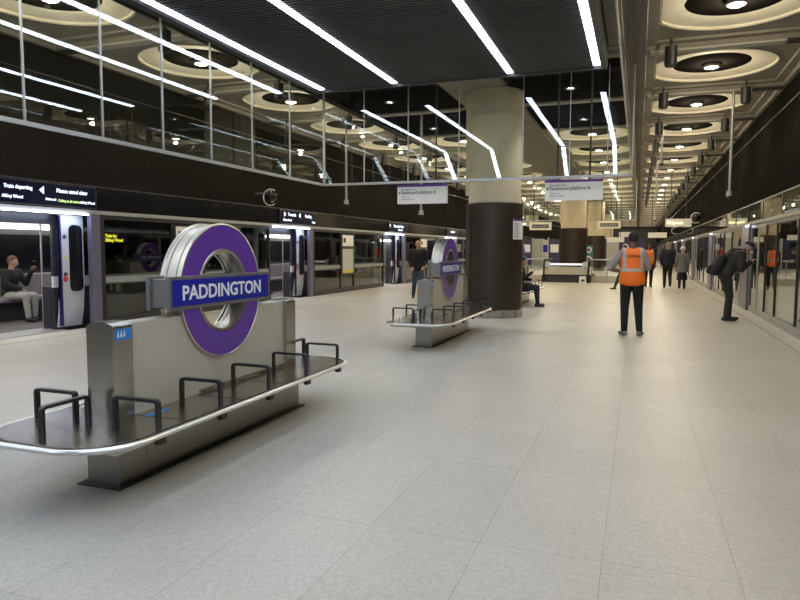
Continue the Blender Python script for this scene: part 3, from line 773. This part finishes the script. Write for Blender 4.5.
tag(B1, 'nearest steel bench with large purple roundel and blue PADDINGTON name bar', 'bench', 'roundel benches on the platform')
dup(B1, (-3.07, 10.62, 0), label='second PADDINGTON roundel bench, standing before the near column')
dup(B1, (-3.16, 18.45, 0), label='far PADDINGTON roundel bench half hidden behind the near column')

# ---------------- hanging signs
def hang_sign(x, y, lab, kind, zt=2.87, wd=1.1, ht=.40):
    t = empty('hanging_sign', (x, y, zt), 0, lab, 'sign', 'hanging direction signs')
    for px in (-.32, .30): MB().cyl((px, 0, 0), (px, 0, 5.11 - zt), .018, n=10).build('hanger_rod', 'dark_metal', t)
    MB().box(-wd / 2, -.05, -ht, wd / 2, .05, 0, .004).build('sign_panel', 'offwhite' if kind != 'lit' else 'sign_lit', t)
    if kind == 'main':
        MB().box(-wd / 2 - .004, -.055, -.045, wd / 2 + .004, .055, .004).build('purple_band', 'purple', t)
        text('sign_text', 'Elizabeth line', .06, 'ink', t, facing((0, -1, 0), (-wd / 2 + .09, -.053, -.10)), .001, 'LEFT')
        text('sign_text', 'Eastbound platform A', .102, 'ink', t, facing((0, -1, 0), (-wd / 2 + .09, -.053, -.165), .86), .001, 'LEFT', .001)
        text('sign_text', 'Way out', .052, 'ink_soft', t, facing((0, -1, 0), (-wd / 2 + .09, -.053, -.255)), .001, 'LEFT')
        text('sign_text', 'Abbey Wood', .052, 'ink_soft', t, facing((0, -1, 0), (-wd / 2 + .09, -.053, -.31)), .001, 'LEFT')
        MB().prism([(-wd / 2 + .025, -.165), (-wd / 2 + .065, -.13), (-wd / 2 + .065, -.20)], 'y', -.055, -.05).build('arrow', 'ink', t)
    elif kind == 'lit':
        MB().box(-wd / 2 + .1, -.056, -ht * .75, wd / 2 - .1, -.05, -ht * .3).build('text_strip', 'ink', t)
        text('sign_text', 'Eastbound platform A', .11, 'white', t, facing((0, -1, 0), (0, -.06, -ht * .52), .8), .001)
    elif kind == 'yellow':
        text('sign_text', 'Way out', .17, 'illum', t, facing((0, -1, 0), (-wd / 2 + .08, -.056, -ht * .5)), .001, 'LEFT', .006)
    return t
hang_sign(-4.36, 13.35, 'left white hanging sign reading Eastbound platform A, before the dark left fascia', 'main')
hang_sign(-1.23, 13.35, 'right white hanging sign reading Eastbound platform A, above the escalator end', 'main')
hang_sign(-4.25, 30.5, 'small cream sign with black strip hanging right of the near column', 'lit', 2.76, .98, .36)
hang_sign(-1.25, 30.5, 'small cream sign with black strip hanging left of the orange vested man', 'lit', 2.78, .98, .33)
hang_sign(1.58, 30.5, 'grey hanging sign with glowing yellow text near the right fascia', 'yellow', 2.84, 1.05, .34)
hang_sign(-4.2, 48, 'plain far hanging sign left of the second column', 'plain', 2.5, 1.0, .33)
hang_sign(-1.45, 46, 'plain far hanging sign just left of the orange vested man', 'plain', 2.35, 1.1, .33)
hang_sign(-.95, 56, 'highest plain far hanging sign above the orange vested man', 'plain', 2.95, 1.1, .4)
hang_sign(1.0, 40, 'plain far hanging sign below the yellow lit sign', 'plain', 2.5, 1.0, .3)

# droppers: tall thin poles with a round speaker end
def dropper(x, y, zb, lab):
    t = empty('ceiling_pole', (x, y, zb), 0, lab, 'ceiling pole', 'thin poles hanging from the ceiling')
    MB().cyl((0, 0, .12), (0, 0, 5.11 - zb), .030, n=14).build('pole', 'frame', t, True)
    MB().cyl((0, 0, .0), (0, 0, .12), .07, .055, n=20).build('pole_end', 'frame', t, True)
    MB().lathe([(0, -.05), (.045, -.03), (.055, 0)], 20).build('sensor_dome', 'black_gloss', t, True)
dropper(1.86, 16.2, 2.70, 'tall thin pole hanging from the ceiling beside the right fascia')
dropper(-7.51, 16.33, 2.72, 'thin pole ending left of the left white sign')
dropper(-5.39, 16.4, 2.40, 'thin pole hanging behind the left white sign')
dropper(.59, 27.5, 2.68, 'far thin pole above the couple walking away')
dropper(.55, 20.6, 4.0, 'short dark pole beside the right ring row')

# cameras on brackets
def cctv(x, y, z, s, lab):
    t = empty('security_camera', (x, y, z), 0, lab, 'security camera', 'dome cameras on brackets')
    d = MB(); d.lathe([(0, -.17), (.08, -.15), (.14, -.08), (.155, 0)], 28); d.build('camera_dome', 'black_gloss', t, True)
    MB().lathe([(.155, 0), (.165, .02), (.15, .06), (.06, .09), (0, .09)], 28).build('camera_cap', 'black', t, True)
    pts = [(.21 * math.cos(R(a)), -.02, .21 * math.sin(R(a)) - .03) for a in range(50, 320, 15)]
    MB().tube(pts, .014, 8).build('guard_hoop', 'white', t, True)  # white colour stands in for strip light reflected in a chrome hoop
    MB().tube([(.0, 0, .09), (0, .02, .14), (s * .35, .3, .12), (s * (abs((XL if s < 0 else XR) - x) + .05), .35, .1)], .022, 8).build('bracket_arm', 'frame' if s < 0 else 'black', t, True)
cctv(-9.0, 14.9, 2.86, -1, 'dome camera with bright hoop on the left fascia above the train')
cctv(2.2, 29.6, 2.86, 1, 'dome camera on the right fascia beside the yellow lit sign')
cctv(2.2, 46.0, 2.8, 1, 'small far dome camera on the right fascia')

# ---------------- escalator end, barriers, far platform
t = empty('escalator', (-3.1, 30.9, 0), 0, 'steel and glass escalator end with white lit top before the second column', 'escalator')
for s in (-1, 1):
    x = s * 1.0
    pr = [(0, .10), (.0, .86), (.05, .96), (.15, 1.0), (2.9, 1.0), (2.9, .10)]
    MB().prism(pr, 'x', x - .02, x + .02).build('balustrade', 'glass', t)
    MB().tube([(x, -.02, .12), (x, -.05, .5), (x, -.03, .86), (x, .04, .98), (x, .16, 1.03), (x, 2.9, 1.03)], .045, 10).build('handrail', 'handrail', t, True)
    MB().box(x - .1, -.02, 0, x + .1, 2.9, .35, .01).build('newel_base', 'black', t)
    n = MB(); n.lathe([(0, -.03), (.14, -.03), (.16, 0), (.14, .03), (0, .03)], 24, mtx=Matrix.Translation((x * .84, .02, .80)) @ Matrix.Rotation(R(90), 4, 'X')); n.build('newel_cap', 'chrome', t, True)
MB().box(-.95, -.01, .36, .95, .03, .72, .004).build('front_panel', 'steel_pale', t)
MB().box(-.72, -.02, .79, .72, .06, .88, .01).build('lit_panel', em('lit_white_panel', (1, .98, .93), 1.0), t)
MB().box(-.98, -.03, .27, .98, .05, .36).build('panel_trim', 'black', t)
MB().box(-.98, .0, .0, .98, .05, .27).build('kick_plate', 'dark_metal', t)
def barrier(x0, x1, y, lab):
    t = empty('glass_barrier', ((x0 + x1) / 2, y, 0), 0, lab, 'barrier'); h = (x1 - x0) / 2
    MB().box(-h, -.01, .08, h, .01, 1.0).build('glass_pane', 'glass', t)
    MB().cyl((-h, 0, 1.05), (h, 0, 1.05), .03, n=12).build('top_rail', 'frame', t, True)
    MB().box(-h, -.02, 0, h, .02, .3).build('kick_panel', 'steel_pale', t)
    for k in range(4): MB().box(-h + k * (2 * h / 3) - .02, -.03, 0, -h + k * (2 * h / 3) + .02, .03, 1.05).build('barrier_post', 'frame', t)
barrier(-2.0, 0.05, 31.5, 'glass barrier with grey handrail running right from the escalator end')
barrier(-6.6, -4.2, 31.5, 'glass barrier with grey handrail left of the escalator end')
t = empty('caution_board', (-2.27, 29.8, 0), R(12), 'small white folding floor board right of the escalator end', 'floor sign')
MB().prism([(-.14, 0), (-.02, .34), (-.0, .34), (-.12, 0)], 'x', -.14, .14).build('front_board', 'cl_white', t)
MB().prism([(.14, 0), (.02, .34), (.0, .34), (.12, 0)], 'x', -.14, .14).build('rear_board', 'cl_white', t)
MB().prism([(-.09, .09), (.09, .09), (0, .26)], 'y', -.125, -.118).build('board_symbol', 'ink', t) if False else MB().box(-.07, -.135, .12, .07, -.10, .2).build('board_symbol', 'ink', t)
# hoardings far down the platform, each with panels
t = empty('hoarding', (-4.9, 62, 0), 0, 'long purple hoarding with white round symbols far down the platform', 'hoarding')
for k in range(9):
    x = -4.4 + k * 1.1
    p = MB().box(x, -.03, 0, x + 1.06, .03, 2.5).build('hoarding_panel', 'purple_hoard' if k % 3 else 'poster', t)
    if k % 2: MB().lathe([(.0, 0), (.26, 0), (.26, .02), (0, .02)], 24, mtx=Matrix.Translation((x + .53, -.035, 1.8)) @ Matrix.Rotation(R(90), 4, 'X')).build('round_symbol', 'white', p)
for (x, y, c, lab) in ((-8.3, 52, 'purple_hoard', 'purple poster panel far left beyond the glass barrier'), (-7.1, 55, 'poster', 'pale poster panel beside the far purple one'), (-5.9, 50, 'purple_hoard', 'purple poster panel left of the second column')):
    t = empty('poster_stand', (x, y, 0), 0, lab, 'poster stand')
    MB().box(-.5, -.05, .3, .5, .05, 2.3, .01).build('poster', c, t); MB().box(-.5, -.08, 0, -.42, .08, 2.4).box(.42, -.08, 0, .5, .08, 2.4).build('stand_frame', 'frame', t)
    MB().box(-.3, -.06, 1.3, .3, -.05, 1.9).build('poster_print', 'white' if c != 'poster' else 'blue', t)
t = empty('ticket_point', (-2.55, 37.5, 0), 0, 'blue and white help point behind the escalator, right of the second column', 'help point')
MB().box(-.2, -.12, 0, .2, .12, 1.75, .03).build('cabinet', 'teal', t)
MB().lathe([(.1, 0), (.16, 0), (.16, .02), (.1, .02)], 24, mtx=Matrix.Translation((0, -.13, 1.5)) @ Matrix.Rotation(R(90), 4, 'X')).build('round_symbol', 'white', t)
MB().lathe([(.1, 0), (.16, 0), (.16, .02), (.1, .02)], 24, mtx=Matrix.Translation((0, -.13, 1.0)) @ Matrix.Rotation(R(90), 4, 'X')).build('round_symbol', 'white', t)

# ------------------------------------------------------------------ people
def cap(bm, p0, p1, r0, r1, lat=None, n=16):
    """closed tapered capsule; r0/r1 = radius or (lateral, depth) pairs"""
    p0 = Vector(p0); p1 = Vector(p1); d = p1 - p0
    if d.length < 1e-6: d = Vector((0, 0, 1e-5)); p1 = p0 + d
    t = d.normalized(); lat = Vector(lat) if lat is not None else Vector((1, 0, 0))
    if abs(t.dot(lat)) > .95: lat = Vector((0, 1, 0))
    u = (lat - t * lat.dot(t)).normalized(); v = t.cross(u)
    r0 = r0 if isinstance(r0, tuple) else (r0, r0); r1 = r1 if isinstance(r1, tuple) else (r1, r1)
    rings = []
    for k in range(1, 5):
        a = PI / 2 * k / 4; c = math.sin(a); o = -math.cos(a) * min(r0)
        rings.append((p0 + t * o, r0[0] * c, r0[1] * c))
    for k in range(0, 4):
        a = PI / 2 * k / 4; c = math.cos(a); o = math.sin(a) * min(r1)
        rings.append((p1 + t * o, r1[0] * c, r1[1] * c))
    vs = [[bm.verts.new(c + u * a * math.cos(2 * PI * i / n) + v * b * math.sin(2 * PI * i / n)) for i in range(n)] for c, a, b in rings]
    for A, B in zip(vs, vs[1:]):
        for i in range(n): bm.faces.new((A[i], A[(i + 1) % n], B[(i + 1) % n], B[i]))
    s0 = bm.verts.new(p0 - t * min(r0)); s1 = bm.verts.new(p1 + t * min(r1))
    for i in range(n): bm.faces.new((vs[0][(i + 1) % n], vs[0][i], s0)); bm.faces.new((vs[-1][i], vs[-1][(i + 1) % n], s1))
def ell(bm, c, r, mtx=None):
    b = bmesh.new(); bmesh.ops.create_uvsphere(b, u_segments=20, v_segments=14, radius=1)
    m = Matrix.Translation(c) @ (mtx if mtx is not None else Matrix.Identity(4)) @ Matrix.Diagonal((*r, 1))
    bmesh.ops.transform(b, matrix=m, verts=b.verts); me = bpy.data.meshes.new('t'); b.to_mesh(me); b.free(); bm.from_mesh(me); bpy.data.meshes.remove(me)
def fuse(name, bm, mat, parent, vox=.014, smooth=3):
    bmesh.ops.recalc_face_normals(bm, faces=bm.faces)
    me = bpy.data.meshes.new('t'); bm.to_mesh(me); bm.free(); o = bpy.data.objects.new('t', me); COL.objects.link(o)
    r = o.modifiers.new('r', 'REMESH'); r.mode = 'VOXEL'; r.voxel_size = vox
    sm = o.modifiers.new('s', 'SMOOTH'); sm.iterations = smooth; sm.factor = .5
    dg = bpy.context.evaluated_depsgraph_get(); dg.update(); m2 = bpy.data.meshes.new_from_object(o.evaluated_get(dg))
    bpy.data.objects.remove(o); bpy.data.meshes.remove(me)
    m2.materials.clear(); m2.materials.append(M[mat])
    for p in m2.polygons: p.use_smooth = True; p.material_index = 0
    q = bpy.data.objects.new(name, m2); COL.objects.link(q)
    if parent is not None: q.parent = parent
    return q
DEF = dict(pelvis=(0, 0, .95), waist=(0, 0, 1.10), chest=(0, .0, 1.33), neck=(0, -.01, 1.49), head=(0, .02, 1.655),
           sh=[(-.185, -.01, 1.43), (.185, -.01, 1.43)], el=[(-.23, -.03, 1.14), (.23, -.03, 1.14)], wr=[(-.22, .06, .90), (.22, .06, .90)],
           hip=[(-.09, 0, .92), (.09, 0, .92)], kn=[(-.10, .02, .50), (.10, .02, .50)], an=[(-.10, -.02, .085), (.10, -.02, .085)], toe=[(-.03, 1), (.03, 1)])
def person(loc, face, label, pose=None, skin='skin', hair='hair_dark', top='cl_black', bottom='cl_black', shoes='shoe_black', scale=1.0,
           look=0, extra=(), coat=None, hairkind='short', bulk=1.0, hand_fwd=None):
    J = dict(DEF); J.update(pose or {})
    V = Vector; bm = bmesh.new()
    # ---- body
    cap(bm, J['pelvis'], J['waist'], (.15, .10), (.125, .09)); cap(bm, J['waist'], J['chest'], (.125, .09), (.16, .105)); cap(bm, J['chest'], V(J['neck']) - V((0, 0, .05)), (.155, .10), (.07, .06))
    cap(bm, J['neck'], V(J['head']) - V((0, .015, .06)), .055, .05)
    hd = V(J['head']); tilt = Matrix.Rotation(J.get('nod', 0), 4, 'X') if J.get('nod') else Matrix.Identity(4); turn = Matrix.Rotation(look, 4, 'Z')
    hm = Matrix.Translation(hd) @ turn @ tilt
    def hp(x, y, z): return hm @ V((x, y, z))
    ell(bm, hd, (.073, .092, .108), (turn @ tilt))
    cap(bm, hp(0, .03, -.05), hp(0, .05, -.085), .05, .03); cap(bm, hp(0, .085, .0), hp(0, .105, -.028), .010, .016)
    cap(bm, hp(0, .088, -.058), hp(0, .090, -.060), .016, .014)
    for s in (-1, 1): ell(bm, hp(s * .076, -.005, -.01), (.012, .022, .032), turn @ tilt); cap(bm, hp(s * .015, .082, .022), hp(s * .045, .072, .022), .010, .010)
    for i, s in enumerate((-1, 1)):
        cap(bm, (0, 0, 0) if False else V(J['chest']) + V((0, 0, .06)), J['sh'][i], .08, .055)
        cap(bm, J['sh'][i], J['el'][i], .052, .040); cap(bm, J['el'][i], J['wr'][i], .040, .027)
        cap(bm, J['pelvis'], J['hip'][i], (.10, .09), .09); cap(bm, J['hip'][i], J['kn'][i], .085, .056); cap(bm, J['kn'][i], J['an'][i], .058, .036)
        tx, ty = J['toe'][i]; td = V((tx, ty, 0)).normalized(); a = V(J['an'][i])
        cap(bm, a + V((0, 0, -.045)) - td * .03, a + V((0, 0, -.055)) + td * .14, .032, .026)
        # hand: palm, four fingers of unequal length with a bend, and a thumb
        w = V(J['wr'][i]); d = (w - V(J['el'][i])).normalized()
        if hand_fwd: d = (d * .5 + V(hand_fwd)).normalized()
        sd = d.cross(V((0, 0, 1)));
        if sd.length < .2: sd = V((0, 1, 0))
        sd = sd.normalized(); pn = d.cross(sd).normalized()
        if i == 0: pn = -pn if pn.z > 0 else pn
        cap(bm, w, w + d * .075, (.024, .016), (.036, .014), sd)
        curl = pn * (1 if pn.dot(V((0, 0, -1))) > 0 else -1)
        for f, (o, L) in enumerate(((-.030, .068), (-.010, .078), (.010, .073), (.030, .058))):
            b0 = w + d * .078 + sd * o; b1 = b0 + d * L * .5 + curl * .010; b2 = b1 + d * L * .30 + curl * L * .4
            cap(bm, b0, b1, .0095, .009, n=8); cap(bm, b1, b2, .009, .0075, n=8)
        th = w + d * .02 + sd * -.028; t1 = th + d * .035 - sd * .030 + curl * .008
        cap(bm, th, t1, .012, .010, n=8); cap(bm, t1, t1 + d * .032 + curl * .008, .010, .008, n=8)
    body = fuse('person', bm, skin, None, .010, 2)
    body.location = loc; body.rotation_euler = (0, 0, face); body.scale = (scale,) * 3
    tag(body, label, 'person')
    # eyes
    e = MB();
    for s in (-1, 1): ell(e.bm, hp(s * .030, .083, .008), (.011, .008, .007), turn @ tilt)
    e.build('eyes', 'eye', body, True)
    # ---- clothing
    k = bulk; bm = bmesh.new()
    if top:
        cap(bm, V(J['pelvis']) + V((0, 0, .02)), J['waist'], (.175 * k, .125 * k), (.16 * k, .12 * k)); cap(bm, J['waist'], J['chest'], (.16 * k, .12 * k), (.185 * k, .13 * k))
        cap(bm, J['chest'], V(J['neck']) - V((0, 0, .045)), (.18 * k, .12 * k), (.075, .07))
        for i in (0, 1):
            cap(bm, V(J['chest']) + V((0, 0, .07)), J['sh'][i], .085, .072 * k); cap(bm, J['sh'][i], J['el'][i], .072 * k, .058 * k); cap(bm, J['el'][i], V(J['wr'][i]) - (V(J['wr'][i]) - V(J['el'][i])).normalized() * .02, .056 * k, .042 * k)
        fuse('jacket' if top != 'cl_grey' else 'jumper', bm, top, body, .014, 3)
    else: bm.free()
    bm = bmesh.new()
    cap(bm, J['pelvis'], V(J['pelvis']) + (V(J['waist']) - V(J['pelvis'])) * .3, (.165, .118), (.155, .11))
    for i in (0, 1):
        cap(bm, J['pelvis'], J['hip'][i], (.12, .11), .10); cap(bm, J['hip'][i], J['kn'][i], .102, .074); a = V(J['an'][i]); cap(bm, J['kn'][i], a + (V(J['kn'][i]) - a).normalized() * .02, .072, .055)
    fuse('trousers', bm, bottom, body, .014, 3)
    for i in (0, 1):
        bm = bmesh.new(); tx, ty = J['toe'][i]; td = V((tx, ty, 0)).normalized(); a = V(J['an'][i]); sdv = V((td.y, -td.x, 0)); z0 = a.z - .085
        cap(bm, V((a.x, a.y, z0 + .045)) - td * .045, V((a.x, a.y, z0 + .040)) + td * .16, (.043, .040), (.046, .032), sdv)
        cap(bm, V((a.x, a.y, z0 + .05)), V((a.x, a.y, z0 + .10)), .045, .042)
        for v in bm.verts: v.co.z = max(v.co.z, z0 + .002)
        fuse('shoe', bm, shoes, body, .010, 1)
    # ---- hair
    if hair:
        b = bmesh.new(); bmesh.ops.create_uvsphere(b, u_segments=28, v_segments=20, radius=1)
        for v in b.verts: v.co = Vector((v.co.x * .083, v.co.y * .100 - .008, v.co.z * .112 + .012))
        lim = .055 if hairkind == 'short' else .3
        if hairkind == 'bald': dele = [v for v in b.verts if v.co.z > .045 or v.co.y > -.01 or v.co.z < -.06]
        else: dele = [v for v in b.verts if (v.co.y > .045 and v.co.z < .062) or (v.co.y > -.02 and v.co.z < .0) or v.co.z < -.065]
        bmesh.ops.delete(b, geom=dele, context='VERTS'); bmesh.ops.solidify(b, geom=b.faces[:], thickness=.006)
        bmesh.ops.transform(b, matrix=hm, verts=b.verts); m = MB(); m._add(b); m.build('hair', hair, body, True)
    return body, J, hm, hp

# 1 station worker in orange vest, back to the viewer
pose = dict(el=[(-.365, -.02, 1.15), (.255, -.03, 1.17)], wr=[(-.20, .21, 1.10), (.17, .22, 1.14)], sh=[(-.165, -.01, 1.42), (.165, -.01, 1.42)],
            kn=[(-.105, .02, .50), (.115, .02, .50)], an=[(-.105, -.02, .085), (.14, -.02, .085)], hip=[(-.095, 0, .92), (.095, 0, .92)], toe=[(-.35, 1), (.3, 1)], nod=-.12)
p, J, hm, hp = person((-.085, 12.05, 0), R(4), 'man in bright orange high visibility vest and black trousers seen from behind', pose, 'skin_dark', 'hair_dark', 'cl_grey', 'cl_black', 'shoe', 1.025, bulk=.88)
bm = bmesh.new()
cap(bm, (0, 0, .95), (0, 0, 1.10), (.222, .150), (.20, .145)); cap(bm, (0, 0, 1.10), (0, -.0, 1.36), (.20, .145), (.205, .135)); cap(bm, (-.12, -.01, 1.43), (.12, -.01, 1.43), (.078, .078), (.078, .078))
vest = fuse('high_vis_vest', bm, 'vest', p, .014, 4)
for v in vest.data.vertices:
    if v.co.z < .86: v.co.z = .86 + (v.co.z - .86) * .1
bb = text('vest_lettering', 'CROSSRAIL', .05, 'ink', vest, facing((0, -1, 0), (0, -.148, 1.36)), .001, 'CENTER', .001)

# 2 man bending forward at the right screens
lean = dict(pelvis=(0, -.10, .92), waist=(0, -.05, 1.05), chest=(0, .06, 1.22), neck=(0, .175, 1.34), head=(0, .30, 1.435), sh=[(-.185, .13, 1.31), (.185, .13, 1.31)],
            el=[(-.25, .07, 1.04), (.25, .12, 1.03)], wr=[(-.12, .30, 1.14), (.14, .31, 1.17)], hip=[(-.09, -.09, .90), (.09, -.09, .90)], kn=[(-.10, .02, .50), (.10, -.03, .50)], an=[(-.10, .02, .085), (.11, -.08, .085)], nod=-.5)
p, J, hm, hp = person((1.86, 15.45, 0), R(-82), 'man in dark clothes, cap and mask bending towards the right hand screens', lean, 'skin', 'hair_grey', 'cl_char', 'cl_char', 'shoe_black', 1.08, bulk=1.22)
m = MB(); b = bmesh.new(); bmesh.ops.create_uvsphere(b, u_segments=28, v_segments=18, radius=1)
for v in b.verts: v.co = Vector((v.co.x * .090, v.co.y * .108 - .002, v.co.z * .105 + .03))
bmesh.ops.delete(b, geom=[v for v in b.verts if v.co.z < .045], context='VERTS')
bmesh.ops.solidify(b, geom=b.faces[:], thickness=.006); bmesh.ops.transform(b, matrix=hm, verts=b.verts); m._add(b)
m._add((lambda bb_: (bmesh.ops.create_cone(bb_, cap_ends=True, segments=20, radius1=.075, radius2=.072, depth=.010), bb_)[1])(bmesh.new()), hm @ Matrix.Translation((0, .10, .052)) @ Matrix.Rotation(-.12, 4, 'X'))
m.build('cap', 'cl_navy', p, True)
bm = bmesh.new(); cap(bm, hp(-.03, .085, -.045), hp(.03, .085, -.045), .034, .034); fuse('face_mask', bm, 'cl_white', p, .010, 2)
# backpack: carried, so a thing of its own
bp = empty('backpack', (1.86, 15.45, 0), R(-82), 'black rucksack on the back of the bending man', 'backpack'); bp.scale = (1.08,) * 3
bm = bmesh.new(); cap(bm, (-.06, -.30, .99), (-.06, -.17, 1.24), (.15, .10), (.13, .085)); cap(bm, (.06, -.30, .99), (.06, -.17, 1.24), (.15, .10), (.13, .085)); fuse('bag_body', bm, 'cl_black', bp, .016, 3)
bm = bmesh.new(); cap(bm, (-.05, -.39, .98), (.05, -.37, 1.06), (.06, .05), (.06, .05)); fuse('front_pocket', bm, 'cl_black', bp, .014, 3)
for s in (-1, 1): MB().tube([(s * .1, -.10, 1.29), (s * .12, .04, 1.42), (s * .13, .20, 1.41), (s * .14, .23, 1.24), (s * .15, .12, 1.0), (s * .12, -.17, .95)], .016, 8).build('shoulder_strap', 'cl_char', bp, True)

# 3 couple walking away
walk = dict(kn=[(-.09, .12, .50), (.09, .0, .49)], an=[(-.09, .10, .085), (.09, -.22, .14)], el=[(-.25, -.08, 1.14), (.25, .0, 1.14)], wr=[(-.22, -.02, .90), (.24, .16, .95)])
person((1.12, 28.0, 0), R(2), 'grey haired man in dark jacket walking away beside the woman in the white hat', walk, 'skin', 'hair_grey', 'cl_navy', 'cl_black', 'shoe_black', 1.03, bulk=1.22)
p, J, hm, hp = person((1.63, 27.6, 0), R(0), 'woman in white hat, grey coat and black skirt walking away', dict(an=[(-.09, .08, .085), (.09, -.12, .085)], kn=[(-.08, .08, .5), (.08, .0, .5)]), 'skin', 'hair_grey', 'cl_coat', 'cl_black', 'shoe_black', .93, bulk=1.1)
m = MB(); m.lathe([(0, .125), (.05, .12), (.085, .085), (.098, .03), (.10, .0), (.115, -.005), (.115, .01), (.098, .02)], 24, mtx=hm @ Matrix.Translation((0, -.005, .0))); m.build('hat', 'cl_white', p, True)
m = MB(); m.lathe([(.13, 1.25), (.17, 1.1), (.225, .86), (.27, .70), (.255, .70), (.20, .9), (.12, 1.2)], 28); m.build('coat_skirt', 'cl_coat', p, True)
m = MB(); m.lathe([(.15, .80), (.19, .6), (.215, .38), (.20, .38), (.17, .6), (.1, .8)], 28); m.build('skirt', 'cl_black', p, True)

# 4 second vested worker behind the first, and a walker half hidden
p, *_ = person((.42, 28.4, 0), R(-170), 'second worker in orange vest half hidden behind the first', None, 'skin_dark', 'hair_dark', 'cl_black', 'cl_black', 'shoe_black', 1.0)
bm = bmesh.new(); cap(bm, (0, 0, .98), (0, 0, 1.36), (.215, .15), (.21, .145)); cap(bm, (-.12, -.01, 1.43), (.12, -.01, 1.43), (.082, .082), (.082, .082)); fuse('high_vis_vest', bm, 'vest', p, .016, 3)
person((-.45, 25.8, 0), R(75), 'walker in dark clothes hidden behind the left elbow of the orange vested man', dict(kn=[(-.09, .2, .52), (.09, .1, .50)], an=[(-.09, .35, .10), (.09, -.18, .16)]), 'skin', 'hair_dark', 'cl_black', 'cl_jeans', 'shoe_black', .95)

# 5 man walking on the left
wl = dict(kn=[(-.09, .10, .50), (.10, .0, .50)], an=[(-.08, .06, .085), (.13, -.22, .12)], el=[(-.25, -.08, 1.16), (.25, -.10, 1.16)], wr=[(-.16, .10, 1.0), (.19, .10, .98)])
person((-6.1, 18.3, 0), R(200), 'bald man in black jacket and jeans walking between train and second bench', wl, 'skin', 'hair_grey', 'cl_black', 'cl_jeans', 'shoe_black', 1.0, hairkind='bald', bulk=1.18)

# 6 seated people
def sit(dz=0, turn=0, knees=(.44, .44), ft=(.46, .50)):
    h = .52
    return dict(pelvis=(0, -.02, h), waist=(0, -.03, h + .16), chest=(0, .0, h + .38), neck=(0, .03, h + .54), head=(0, .07, h + .70), sh=[(-.185, .02, h + .48), (.185, .02, h + .48)],
                el=[(-.22, .08, h + .22), (.22, .12, h + .24)], wr=[(-.10, .30, h + .20), (.12, .34, h + .42)], hip=[(-.09, 0, h), (.09, 0, h)], kn=[(-.12, knees[0], h + .0), (.12, knees[1], h + .0)],
                an=[(-.12, ft[0] - .0, .085), (.13, ft[1] - .0, .085)])
p, J, hm, hp = person((-12.05, 9.80, 0), R(-80), 'man with brown hair sitting in the lit train looking at his phone', dict(sit(), nod=-.2, el=[(-.26, .14, .76), (.22, .10, .75)], wr=[(-.17, .36, 1.04), (.06, .30, .66)]), 'skin', 'hair_brown', 'cl_black', 'cl_sand', 'shoe_black', 1.0, bulk=1.1, look=.4)
t = empty('phone', (-12.05, 9.80, 0), R(-80), 'small black phone in the hand of the seated train passenger', 'phone')
MB().box(-.20, .43, 1.10, -.12, .438, 1.23, .003).build('phone_case', 'black_gloss', t); MB().box(-.194, .427, 1.11, -.126, .4295, 1.22).build('phone_screen', 'navy_screen', t)
t = empty('rucksack', (-11.5, 10.12, 0), R(10), 'black rucksack on the train floor at the seated man\'s feet', 'bag')
bm = bmesh.new(); cap(bm, (0, 0, .15), (0, 0, .30), (.16, .12), (.13, .10)); fuse('bag_body', bm, 'cl_black', t, .016, 3); MB().tube([(-.06, 0, .38), (-.04, 0, .46), (.04, 0, .46), (.06, 0, .38)], .012, 8).build('bag_handle', 'cl_char', t, True)
person((-2.93, 17.45, 0), R(-90), 'person in dark clothes with red top sitting on the far roundel bench', sit(), 'skin', 'hair_dark', 'cl_black', 'cl_navy', 'shoe_black', .97)
t = empty('shopping_bag', (-2.80, 18.1, .415), 0, 'white carrier bag on the far bench beside the seated person', 'bag')
MB().prism([(-.16, 0), (.16, 0), (.19, .30), (-.19, .30)], 'x', -.08, .08).build('bag_body', 'cl_white', t); MB().tube([(0, -.08, .30), (0, -.06, .40), (0, .06, .40), (0, .08, .30)], .008, 6).build('bag_handle', 'cl_white', t, True)
person((-10.9, 16.15, 0), R(-60), 'standing passenger in black behind the second train doorway', None, 'skin', 'hair_dark', 'cl_black', 'cl_black', 'shoe_black', .96)
person((-11.9, 18.6, 0), R(-90), 'seated passenger in dark red top beyond the second train doorway', sit(), 'skin', 'hair_dark', 'cl_red', 'cl_black', 'shoe_black', .96)
person((.1, 48, 0), R(170), 'far small person in red walking towards the viewer', None, 'skin', 'hair_dark', 'cl_red', 'cl_black', 'shoe_black', 1.0)
person((1.0, 52, 0), R(10), 'farthest small person in black on the right of the platform', None, 'skin', 'hair_dark', 'cl_black', 'cl_black', 'shoe_black', 1.0)
